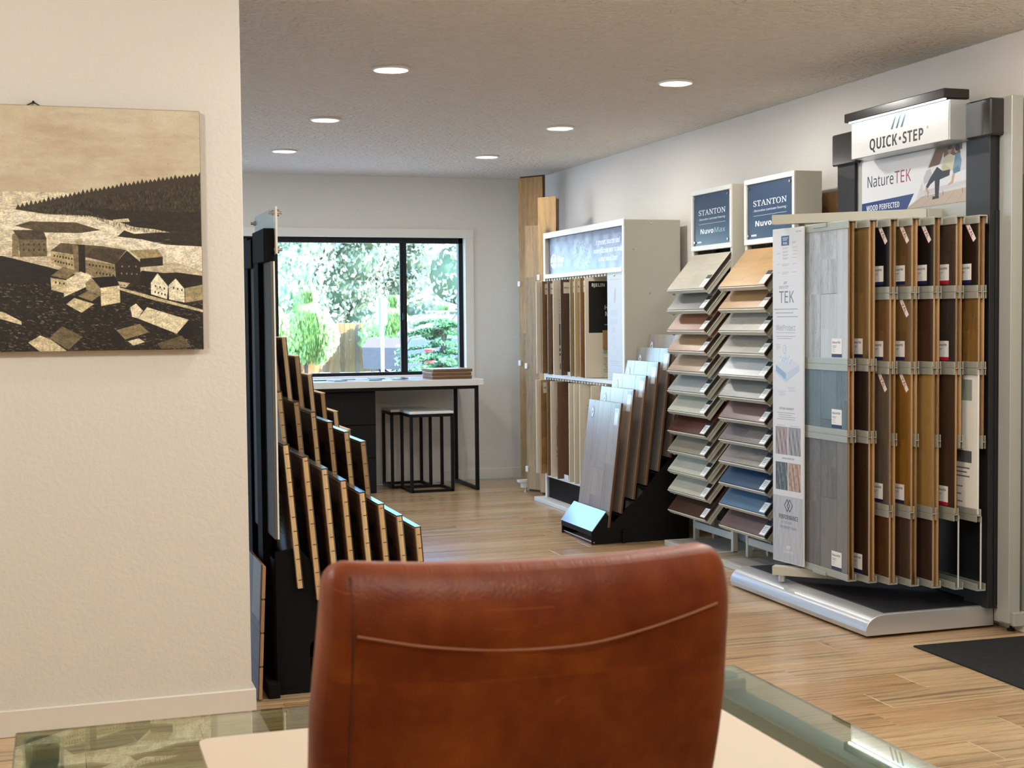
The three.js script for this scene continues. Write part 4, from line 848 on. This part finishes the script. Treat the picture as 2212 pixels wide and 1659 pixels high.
// ------------------------------------------------------------------ black rack with three rows of leaning boards (left)
{
  const rack = thing('board_rack', 'tall black steel rack with stepped rows of sample boards', 'display');
  const rb = std('#0c0c0d', 0.85, 0, { specularIntensity: 0.4 });
  const rows = [
    { z: -4.78, n: 8, x: 0.727, dx: 0.066, y: 0.871, dy: 0.0443, H: 0.5, name: 'front' },
    { z: -5.42, n: 6, x: 0.803, dx: 0.0655, y: 1.022, dy: 0.0413, H: 0.5, name: 'middle' },
    { z: -6.1, n: 10, x: 0.765, dx: 0.0555, y: 1.472, dy: 0.0825, H: 0.52, name: 'back' }];
  const D = 0.56;
  for (const r of rows) {
    const lastX = r.x + r.dx * (r.n - 1) + 0.1, y0 = r.y - r.H, yl = r.y - r.dy * (r.n - 1) - r.H;
    for (const z of [r.z - 0.03, r.z - D + 0.02]) {
      const hole = new THREE.Path(); const hx = r.x + 0.085, hy = 0.04; hole.moveTo(hx, hy); hole.lineTo(hx, 0.15); hole.quadraticCurveTo(hx, 0.185, hx + 0.035, 0.185); hole.lineTo(hx + 0.09, 0.185); hole.lineTo(hx + 0.09, hy); hole.lineTo(hx, hy);
      const ya = Math.max(0.06, yl + 0.02);
      part('side_cheek', ext([[r.x - 0.03, 0], [r.x - 0.03, y0 + 0.13], [r.x + 0.05, y0 + 0.14], [r.x + 0.12, y0 + 0.06], [lastX, ya], [lastX, 0]], 0.005, [hole]).translate(0, 0, z), rb, rack);
    }
    for (let k = 0; k < r.n; k++) { const x = r.x + r.dx * k, y = r.y - r.dy * k - r.H; part('ledge', bb(x + 0.02, x + 0.075, y - 0.006, y - 0.002, r.z - D + 0.03, r.z - 0.04, 0.001), rb, rack); }
    part('rear_plate', bb(r.x - 0.034, r.x - 0.03, 0, Math.max(0.3, y0 + 0.1), r.z - D + 0.02, r.z - 0.03, 0.001), rb, rack);
  }
  // header uprights, poster panels and the clear-edged sign on top
  part('post', bb(0.672, 0.704, 0, 1.605, -5.05, -4.93, 0.002), rb, rack);
  part('post', bb(0.672, 0.704, 0, 1.605, -5.36, -5.21, 0.002), rb, rack);
  part('header_bar', merge(bb(0.67, 0.706, 1.5, 1.612, -5.05, -4.765, 0.002), bb(0.664, 0.7, 1.49, 1.592, -5.36, -5.05, 0.002)), rb, rack);
  part('poster_panel', bb(0.683, 0.689, 0.55, 1.5, -5.21, -5.05, 0.001), std('#4d4b47', 0.8), rack);
  part('poster_panel', merge(bb(0.69, 0.7, 0.55, 1.5, -4.93, -4.76, 0.002)), std('#5c5a55', 0.8), rack);
  part('poster_edge', bb(0.7, 0.706, 0.55, 1.5, -4.775, -4.758, 0.001), M.white, rack);
  part('top_sign', bb(0.708, 0.715, 1.525, 1.685, -5.262, -4.745, 0.001), M.offWhite, rack);
  for (const [y, z] of [[1.665, -4.775], [1.66, -5.235], [1.54, -4.775]]) part('bolt', merge(rod([0.69, y, z], [0.735, y, z], 0.005), rod([0.714, y, z], [0.724, y, z], 0.012), rod([0.7, y, z], [0.708, y, z], 0.009)), M.chrome, rack);
  part('foot_rail', merge(bb(0.66, 0.7, 0, 0.05, -5.36, -4.76, 0.002), bb(0.7, 1.2, 0, 0.012, -4.83, -4.8, 0.001)), rb, rack);
  // boards
  const backTex = canvasTex(256, 256, (g) => {
    g.fillStyle = '#6b4429'; g.fillRect(0, 0, 256, 256);
    for (let i = 0; i < 90; i++) { g.fillStyle = i % 2 ? 'rgba(30,15,8,0.20)' : 'rgba(170,120,75,0.14)'; g.fillRect(0, (i * 29) % 256, 256, 1 + (i % 4)); }
    g.fillStyle = '#8d8f94'; g.fillRect(60, 96, 130, 120); g.fillStyle = '#1e1815'; g.fillRect(160, 44, 52, 18); bars(g, 70, 112, 90, 6, 12, '#5f6166', 4);
  });
  const bMat = printMat(backTex, 0.6), edge = [wood('#dcbb8c', 3, 0.7), wood('#d0ad7c', 0, 0.7), wood('#bd9868', 1, 0.7)], faceM = [wood('#3c3029', 1, 0.4), wood('#55504b', 0, 0.4), wood('#6b6964', 5, 0.35), wood('#47362a', 1, 0.4)];
  const capM = std('#3b3631', 0.16);
  const slot = new THREE.BoxGeometry(0.012, 0.0025, 0.0006);
  rows.forEach((r, ri) => {
    const lean = Math.atan2(0.043, 0.5);
    for (let k = 0; k < r.n; k++) {
      const x = r.x + r.dx * k, y = r.y - r.dy * k;
      const b = thing('plywood_sample_board', `plywood-edged sample board, ${ORD[k]} from the left in the ${r.name} row of the black rack`, 'flooring sample', [x + 0.043, y - r.H, r.z - D / 2], 0, `${r.name} row boards of the black rack`);
      b.rotation.z = lean;
      const T = 0.0165;
      part('core', bb(0, T, 0, r.H, -D / 2 + 0.02, D / 2, 0.001), edge[(ri + (k % 2)) % 3], b);
      part('face', bb(T, T + 0.004, 0, r.H, -D / 2 + 0.02, D / 2, 0.0008), faceM[(k + ri) % 4], b);
      part('top_cap', bb(-0.001, T + 0.005, r.H, r.H + 0.004, -D / 2 + 0.02, D / 2, 0.0008), ri === 2 ? edge[0] : capM, b);
      part('back_print', new THREE.PlaneGeometry(D - 0.03, r.H - 0.01), bMat, b, [-0.0006, r.H / 2, 0], [0, -PI / 2, 0]);
      if (ri < 2) part('edge_slots', merge(Array.from({ length: 9 }, (_, q) => slot.clone().translate(T * 0.62, 0.03 + q * (r.H - 0.06) / 8 + ((q * 7 + k * 3) % 4) * 0.006, D / 2 + 0.0004))), std('#4b3421', 0.9), b);
    }
  });
  // panel of joined planks leaning behind the end of the partition
  const jp = thing('joined_plank_panel', 'narrow panel of joined planks leaning behind the partition end', 'flooring sample', [0.622, 0, -4.93], 0);
  jp.rotation.z = -0.045;
  for (let k = 0; k < 4; k++) {
    part('plank', bb(0.002, 0.014, 0.004 + k * 0.116, 0.114 + k * 0.116, -0.18, 0.18, 0.001), wood('#b89064', [0, 3, 1, 0][k], 0.7), jp);
    part('plank_face', bb(-0.001, 0.002, 0.004 + k * 0.116, 0.119 + k * 0.116, -0.18, 0.18, 0.0006), wood('#5a4031', 1, 0.5), jp);
  }
  part('data_sheet', bb(-0.0022, -0.0012, 0.27, 0.47, -0.02, 0.17, 0.0004), std('#a9a8a4', 0.6), jp);
}

// ------------------------------------------------------------------ old town picture on the partition
{
  const w = 1.004, h = 0.761, t = thing('wall_picture', 'large sepia photograph of an old riverside mill town on the partition wall', 'picture', [-0.055, 1.2075, ZP]);
  part('panel', bb(-w / 2, w / 2, 0, h, 0.012, 0.034, 0.002), std('#9c8a68', 0.7), t);
  const X = (x) => 410 + x * 0.529, Y = (y) => (y - 160) * 0.564;
  const tex = canvasTex(1024, 776, (g) => {
    const poly = (c, ...p) => { g.fillStyle = c; g.beginPath(); p.forEach(([x, y], i) => (i ? g.lineTo(X(x), Y(y)) : g.moveTo(X(x), Y(y)))); g.closePath(); g.fill(); };
    const R = (() => { let s = 7; return () => { s = (s * 16807) % 2147483647; return s / 2147483647; }; })();
    g.fillStyle = '#c9bda0'; g.fillRect(0, 0, 1024, 776);
    for (let i = 0; i < 500; i++) { g.fillStyle = R() > 0.5 ? 'rgba(226,216,190,0.10)' : 'rgba(160,140,100,0.07)'; const x = R() * 1024, y = R() * 340; g.beginPath(); g.ellipse(x, y, 20 + R() * 60, 6 + R() * 22, 0, 0, 7); g.fill(); }
    poly('#d9cfb4', [-780, 640], [1200, 640], [1200, 1000], [-780, 1000]);
    poly('#c9b88f', [-780, 700], [80, 735], [420, 660], [700, 600], [820, 560], [900, 575], [1180, 560], [1180, 760], [-780, 760]);
    // wooded hill
    const hill = [[70, 745]]; for (let i = 0; i <= 90; i++) { const x = 80 + i * 12.4, f = i / 90; hill.push([x, 735 - f * 205 - 20 * Math.sin(f * 3) - (i % 2 ? 16 + R() * 14 : 0)]); } hill.push([1190, 900], [760, 820], [500, 770], [200, 760]);
    poly('#3a3222', ...hill);
    for (let i = 0; i < 2600; i++) { const f = R(), x = 90 + f * 1090, top = 745 - f * 200, y = top + R() * (90 + f * 220); if (y > 760 + f * 130) continue; g.fillStyle = R() > 0.62 ? 'rgba(126,114,84,0.42)' : 'rgba(14,11,8,0.5)'; g.fillRect(X(x), Y(y), 1.6, 5 + R() * 7); }
    // river and islands
    poly('#e9e0c8', [-780, 740], [80, 740], [260, 765], [520, 780], [640, 830], [700, 850], [1190, 900], [1190, 1090], [930, 1010], [700, 950], [240, 880], [40, 850], [-780, 900]);
    poly('#2e281c', [700, 850], [760, 870], [900, 860], [1190, 860], [1190, 940], [940, 930], [800, 900], [660, 885]);
    poly('#554b36', [70, 830], [160, 805], [420, 808], [560, 850], [440, 868], [240, 866]);
    poly('#2b2519', [420, 720], [760, 740], [1190, 740], [1190, 870], [760, 830], [600, 780]);
    poly('#d9cca8', [635, 790], [725, 782], [735, 800], [640, 806]);
    for (let i = 0; i < 160; i++) { g.fillStyle = R() > 0.5 ? 'rgba(250,242,218,0.5)' : 'rgba(90,78,54,0.22)'; g.fillRect(X(-700 + R() * 1880), Y(890 + R() * 150), 10 + R() * 40, 1.5); }
    // dark town ground
    poly('#1c1711', [-780, 980], [0, 1000], [250, 1060], [700, 1180], [800, 1080], [1190, 1120], [1190, 1560], [-780, 1560]);
    for (let i = 0; i < 4200; i++) { const x = -780 + R() * 1960, y = 1150 + R() * 390; g.fillStyle = R() > 0.72 ? 'rgba(205,190,150,0.42)' : R() > 0.5 ? 'rgba(120,104,76,0.30)' : 'rgba(8,6,4,0.5)'; g.save(); g.translate(X(x), Y(y)); g.rotate(R() * 0.8 - 0.2); g.fillRect(0, 0, 3 + R() * 11, 1 + R() * 2.2); g.restore(); }
    const win = (x0, y0, x1, y1, n, c = '#2a2318') => { g.fillStyle = c; for (let i = 0; i < n; i++) { const f = (i + 0.5) / n; g.fillRect(X(x0 + (x1 - x0) * f), Y(y0 + (y1 - y0) * f), 4, 6); } };
    // mill on the left
    poly('#8b7c5c', [55, 880], [90, 860], [90, 1005], [52, 1000]); poly('#6f6247', [90, 905], [248, 900], [250, 1000], [95, 1005]); poly('#4a4030', [60, 855], [230, 852], [250, 905], [95, 908]); win(100, 930, 245, 928, 5); win(100, 960, 245, 958, 5);
    // long mill with tower
    poly('#b3a27a', [270, 975], [400, 990], [400, 1080], [275, 1040]); poly('#5a4e39', [270, 970], [330, 925], [560, 940], [700, 960], [640, 1040], [400, 990]); win(280, 990, 395, 1010, 7); win(285, 1020, 395, 1045, 7);
    poly('#7b6d50', [395, 930], [430, 940], [430, 1090], [405, 1085]); poly('#241d14', [430, 935], [468, 935], [470, 1095], [430, 1090]); poly('#c9b98f', [412, 905], [450, 900], [452, 930], [412, 932]);
    poly('#463b2a', [470, 1000], [520, 950], [640, 960], [710, 962], [640, 1045]); poly('#8d7e5d', [470, 1020], [640, 1045], [640, 1130], [515, 1115], [470, 1090]); poly('#2a2218', [640, 1045], [712, 965], [790, 1030], [790, 1160], [645, 1140]); win(480, 1040, 635, 1062, 8, '#1c160f'); win(520, 1085, 635, 1105, 6, '#1c160f'); win(660, 1050, 780, 1052, 3, '#8d7e5d'); win(660, 1090, 780, 1095, 4, '#8d7e5d');
    poly('#a4946d', [730, 965], [895, 955], [925, 1000], [790, 1012]); poly('#2b2419', [790, 1012], [925, 1000], [925, 1050], [790, 1060]);
    // white houses
    poly('#e6dbba', [360, 1130], [440, 1085], [500, 1110], [500, 1160], [340, 1230], [345, 1150]); poly('#7e7050', [270, 1110], [340, 1060], [420, 1080], [360, 1130]); poly('#cbbd95', [265, 1120], [360, 1135], [355, 1210], [270, 1190]); win(280, 1140, 350, 1150, 3);
    poly('#14100b', [500, 1120], [640, 1112], [665, 1165], [550, 1175]); poly('#9a8b67', [465, 1150], [505, 1122], [550, 1175], [550, 1225], [470, 1190]); poly('#ddd0ab', [552, 1178], [665, 1165], [668, 1262], [555, 1282]); 
    poly('#efe6c9', [850, 1150], [892, 1095], [955, 1170], [945, 1245], [850, 1215]); poly('#efe6c9', [957, 1150], [1000, 1125], [1052, 1185], [1052, 1265], [957, 1245]); poly('#221b12', [892, 1095], [1010, 1090], [1165, 1110], [1165, 1160], [1055, 1175], [1000, 1125], [955, 1165]); poly('#a5966f', [1055, 1180], [1168, 1160], [1168, 1250], [1055, 1265]); win(862, 1160, 940, 1180, 3); win(862, 1195, 940, 1215, 4); win(970, 1170, 1045, 1190, 3);
    poly('#c9bb93', [665, 1175], [850, 1225], [1175, 1310], [1175, 1325], [850, 1245], [665, 1190]);
    // sheds in front
    poly('#e3d8b6', [825, 1290], [1075, 1365], [1000, 1445], [770, 1355]); poly('#ece2c3', [725, 1290], [760, 1268], [800, 1310], [770, 1355], [735, 1345]); poly('#120e0a', [1000, 1445], [1075, 1365], [1120, 1420], [1050, 1480]);
    poly('#cfc19a', [352, 1270], [400, 1235], [515, 1270], [440, 1320]); poly('#8a7b59', [420, 1225], [480, 1195], [545, 1225], [500, 1255]); poly('#d8cba6', [-60, 1300], [0, 1315], [95, 1365], [95, 1385], [-60, 1340]);
    poly('#6d6046', [250, 1460], [325, 1395], [445, 1455], [360, 1530]); poly('#d3c6a0', [130, 1485], [200, 1445], [260, 1470], [350, 1535], [200, 1540]); poly('#8a7b59', [640, 1420], [780, 1385], [835, 1435], [690, 1475]); poly('#1a140d', [600, 1440], [640, 1420], [690, 1475], [690, 1535], [610, 1505]); poly('#e0d4b0', [705, 1485], [770, 1468], [810, 1490], [740, 1510]); poly('#5f533b', [880, 1500], [1030, 1455], [1090, 1525], [905, 1532]);
    const im = g.getImageData(0, 0, 1024, 776), dd = im.data;
    for (let yy = 0; yy < 776; yy++) for (let xx = 0; xx < 1024; xx++) {
      const i = (yy * 1024 + xx) * 4, f = 1 + 0.22 * nz(xx / 26, yy / 15, 4) + 0.22 * nz(xx / 7, yy / 5, 9) + 0.16 * nz(xx / 2.6, yy / 2.6, 2), add = yy > 300 ? 10 * (nz(xx / 11, yy / 9, 14) + nz(xx / 4, yy / 4, 17)) : 0;
      for (let c = 0; c < 3; c++) dd[i + c] = Math.max(0, Math.min(255, dd[i + c] * (yy < 270 ? 1 + (f - 1) * 0.12 : f) + add));
    }
    g.putImageData(im, 0, 0);
    for (let i = 0; i < 260; i++) { g.fillStyle = R() > 0.5 ? 'rgba(235,224,190,0.35)' : 'rgba(30,24,16,0.35)'; g.fillRect(R() * 1024, R() * 776, 1 + R() * 2, 1 + R() * 2); }
  });
  part('print', new THREE.PlaneGeometry(w - 0.004, h - 0.004), printMat(tex, 0.5), t, [0, h / 2, 0.0346]);
  part('hanger', merge(rod([-0.03, h - 0.004, 0.015], [0, h + 0.012, 0.008], 0.0018, 6), rod([0.03, h - 0.004, 0.015], [0, h + 0.012, 0.008], 0.0018, 6), rod([0, h + 0.013, 0], [0, h + 0.013, 0.014], 0.004, 8)), M.black, t);
}

// ------------------------------------------------------------------ glass desk with pad
{
  const x0 = -0.067, x1 = 1.014, z0 = -1.985, z1 = -1.43, y = 0.74;
  const t = thing('glass_desk', 'glass-topped desk with square brushed steel posts in the foreground', 'desk');
  const glass = new THREE.MeshPhysicalMaterial({ color: '#f2faf4', transmission: 1, thickness: 0.012, ior: 1.5, roughness: 0.0, attenuationColor: new THREE.Color('#7fae95'), attenuationDistance: 0.09 });
  part('glass_top', bb(x0, x1, y - 0.012, y, z0, z1, 0.0015), glass, t);
  for (const x of [x0 + 0.036, x1 - 0.036]) for (const z of [z0 + 0.036, z1 - 0.036]) {
    part('post', bb(x - 0.026, x + 0.026, 0, y - 0.0155, z - 0.026, z + 0.026, 0.002), std('#c2b98f', 0.35, 0.6), t);
    part('pad_disc', new THREE.CylinderGeometry(0.022, 0.022, 0.003, 24), M.chrome, t, [x, y - 0.014, z]);
  }
  part('side_rail', bb(x1 - 0.056, x1 - 0.016, y - 0.075, y - 0.03, z0 + 0.062, z1 - 0.062, 0.002), std('#9aa295', 0.3, 0.9), t);
  part('side_rail', bb(x0 + 0.016, x0 + 0.056, y - 0.075, y - 0.03, z0 + 0.062, z1 - 0.062, 0.002), std('#9aa295', 0.3, 0.9), t);
  const sh = new THREE.Shape(); const a = 0.164, b = 0.876, c = 1.445, d = 1.862, r = 0.02;
  sh.moveTo(a + r, c); sh.lineTo(b - r, c); sh.quadraticCurveTo(b, c, b, c + r); sh.lineTo(b, d - r); sh.quadraticCurveTo(b, d, b - r, d); sh.lineTo(a + r, d); sh.quadraticCurveTo(a, d, a, d - r); sh.lineTo(a, c + r); sh.quadraticCurveTo(a, c, a + r, c);
  const pad = part('desk_pad', new THREE.ExtrudeGeometry(sh, { depth: 0.0025, bevelEnabled: false }).rotateX(-PI / 2), std('#c9b9a4', 0.6), scene, [0, y, 0]);
  tag(pad, 'beige rounded desk pad lying on the glass desk', 'desk pad');
}

// ------------------------------------------------------------------ brown leather chair
{
  const t = thing('leather_chair', 'brown leather chair with curved seam, seen from behind in the foreground', 'chair', [0.442, 0, -1.285], 0);
  const lm = leatherMap.clone(); lm.repeat.set(1.6, 1.6); lm.needsUpdate = true; const lb = leatherBump.clone(); lb.repeat.set(3, 3); lb.needsUpdate = true;
  const leather = std('#9a5216', 0.46, 0, { map: lm, bumpMap: lb, bumpScale: 0.0005, specularIntensity: 0.7 });
  const W = 0.43, H = 0.64, T = 0.066, R = 0.024, top = 1.066;
  const warpX = (x, y) => { const f = (top - y) / 0.25; return x * (0.965 + 0.05 * Math.min(1, f * 1.6) - 0.018 * Math.max(0, f - 0.6)); };
  const backZ = (x, y) => -(top - y) * 0.26 - 0.35 * x * x + 0.012 * Math.sin((top - y) * 9) ;
  const g = new THREE.BoxGeometry(W, H, T, 44, 60, 10), p = g.attributes.position, uv = g.attributes.uv;
  for (let i = 0; i < p.count; i++) {
    let x = p.getX(i), y = p.getY(i), z = p.getZ(i);
    const ix = Math.max(-W / 2 + R, Math.min(W / 2 - R, x)), iy = Math.max(-H / 2 + R, Math.min(H / 2 - R, y)), iz = Math.max(-T / 2 + R, Math.min(T / 2 - R, z));
    const d = Math.hypot(x - ix, y - iy, z - iz) || 1, s = R / d;
    if (Math.hypot(x - ix, y - iy, z - iz) > 1e-6) { x = ix + (x - ix) * s; y = iy + (y - iy) * s; z = iz + (z - iz) * s; }
    uv.setXY(i, x + 0.4, y + z * 0.5 + 0.4);
    const wy = y - H / 2 + top;
    // rolled head with a soft dip below it, a few shallow creases
    const roll = -0.026 * Math.max(0, 1 - (top - wy) / 0.07) ** 2 + Math.exp(-(((top - wy) - 0.055) ** 2) / 0.0012) * 0.004;
    z += (z / T + 0.5) * roll + (z > 0 ? 0.0012 * nz(x * 30, wy * 18, 3) + 0.002 * nz(x * 9, wy * 9, 6) : 0);
    const dip = 0.1575 * x * x - 0.0115 * x - 0.011;
    p.setXYZ(i, warpX(x, wy), wy + dip, z + backZ(x, wy));
  }
  g.computeVertexNormals();
  const back = part('backrest', g, leather, t);
  // stitched seams: one curve across the back, one down the left edge
  const seamPts = [[-0.183, 0.9985], [-0.113, 0.984], [-0.032, 0.975], [0.045, 0.976], [0.108, 0.985], [0.15, 0.994], [0.187, 1.004]];
  const zAt = (x, y) => { // nearest rear-surface vertex
    let best = 9, bz = 0; for (let i = 0; i < p.count; i++) { const dx = p.getX(i) - x, dy = p.getY(i) - y; if (p.getZ(i) < backZ(x, y) + 0.01) continue; const q = dx * dx + dy * dy; if (q < best) { best = q; bz = p.getZ(i); } } return bz; };
  const sm = std('#b5795a', 0.6);
  const curve = new THREE.CatmullRomCurve3(seamPts.map(([x, y]) => new THREE.Vector3(x, y, zAt(x, y) + 0.0011)));
  part('seam', new THREE.TubeGeometry(curve, 60, 0.0012, 6), sm, back);
  const c2 = new THREE.CatmullRomCurve3([1.052, 1.03, 1.0, 0.96, 0.9, 0.8, 0.7].map((y) => new THREE.Vector3(-0.186, y, zAt(-0.186, y) + 0.0004)));
  part('seam', new THREE.TubeGeometry(c2, 40, 0.0012, 6), std('#5f2f12', 0.6), back);
  part('seat', (() => { const s = new THREE.BoxGeometry(0.44, 0.09, 0.44, 20, 6, 20), q = s.attributes.position; for (let i = 0; i < q.count; i++) { const x = q.getX(i), y = q.getY(i), z = q.getZ(i), r = 0.04; const ix = Math.max(-0.18, Math.min(0.18, x)), iy = Math.max(-0.005, Math.min(0.005, y)), iz = Math.max(-0.18, Math.min(0.18, z)), d = Math.hypot(x - ix, y - iy, z - iz); if (d > 1e-6) q.setXYZ(i, ix + (x - ix) * r / d, iy + (y - iy) * r / d, iz + (z - iz) * r / d); } s.computeVertexNormals(); return s; })(), leather, t, [0, 0.47, -0.34]);
  for (const sx of [-1, 1]) for (const [zz, ft] of [[-0.17, 0.03], [-0.5, -0.02]]) part('leg', rod([sx * 0.16, 0.44, zz], [sx * 0.19, 0, zz + ft], 0.014), M.blackMetal, t);
}

scene.traverse((o) => { if (o.isMesh) { o.castShadow = true; o.receiveShadow = true; } });
renderer.render(scene, camera);
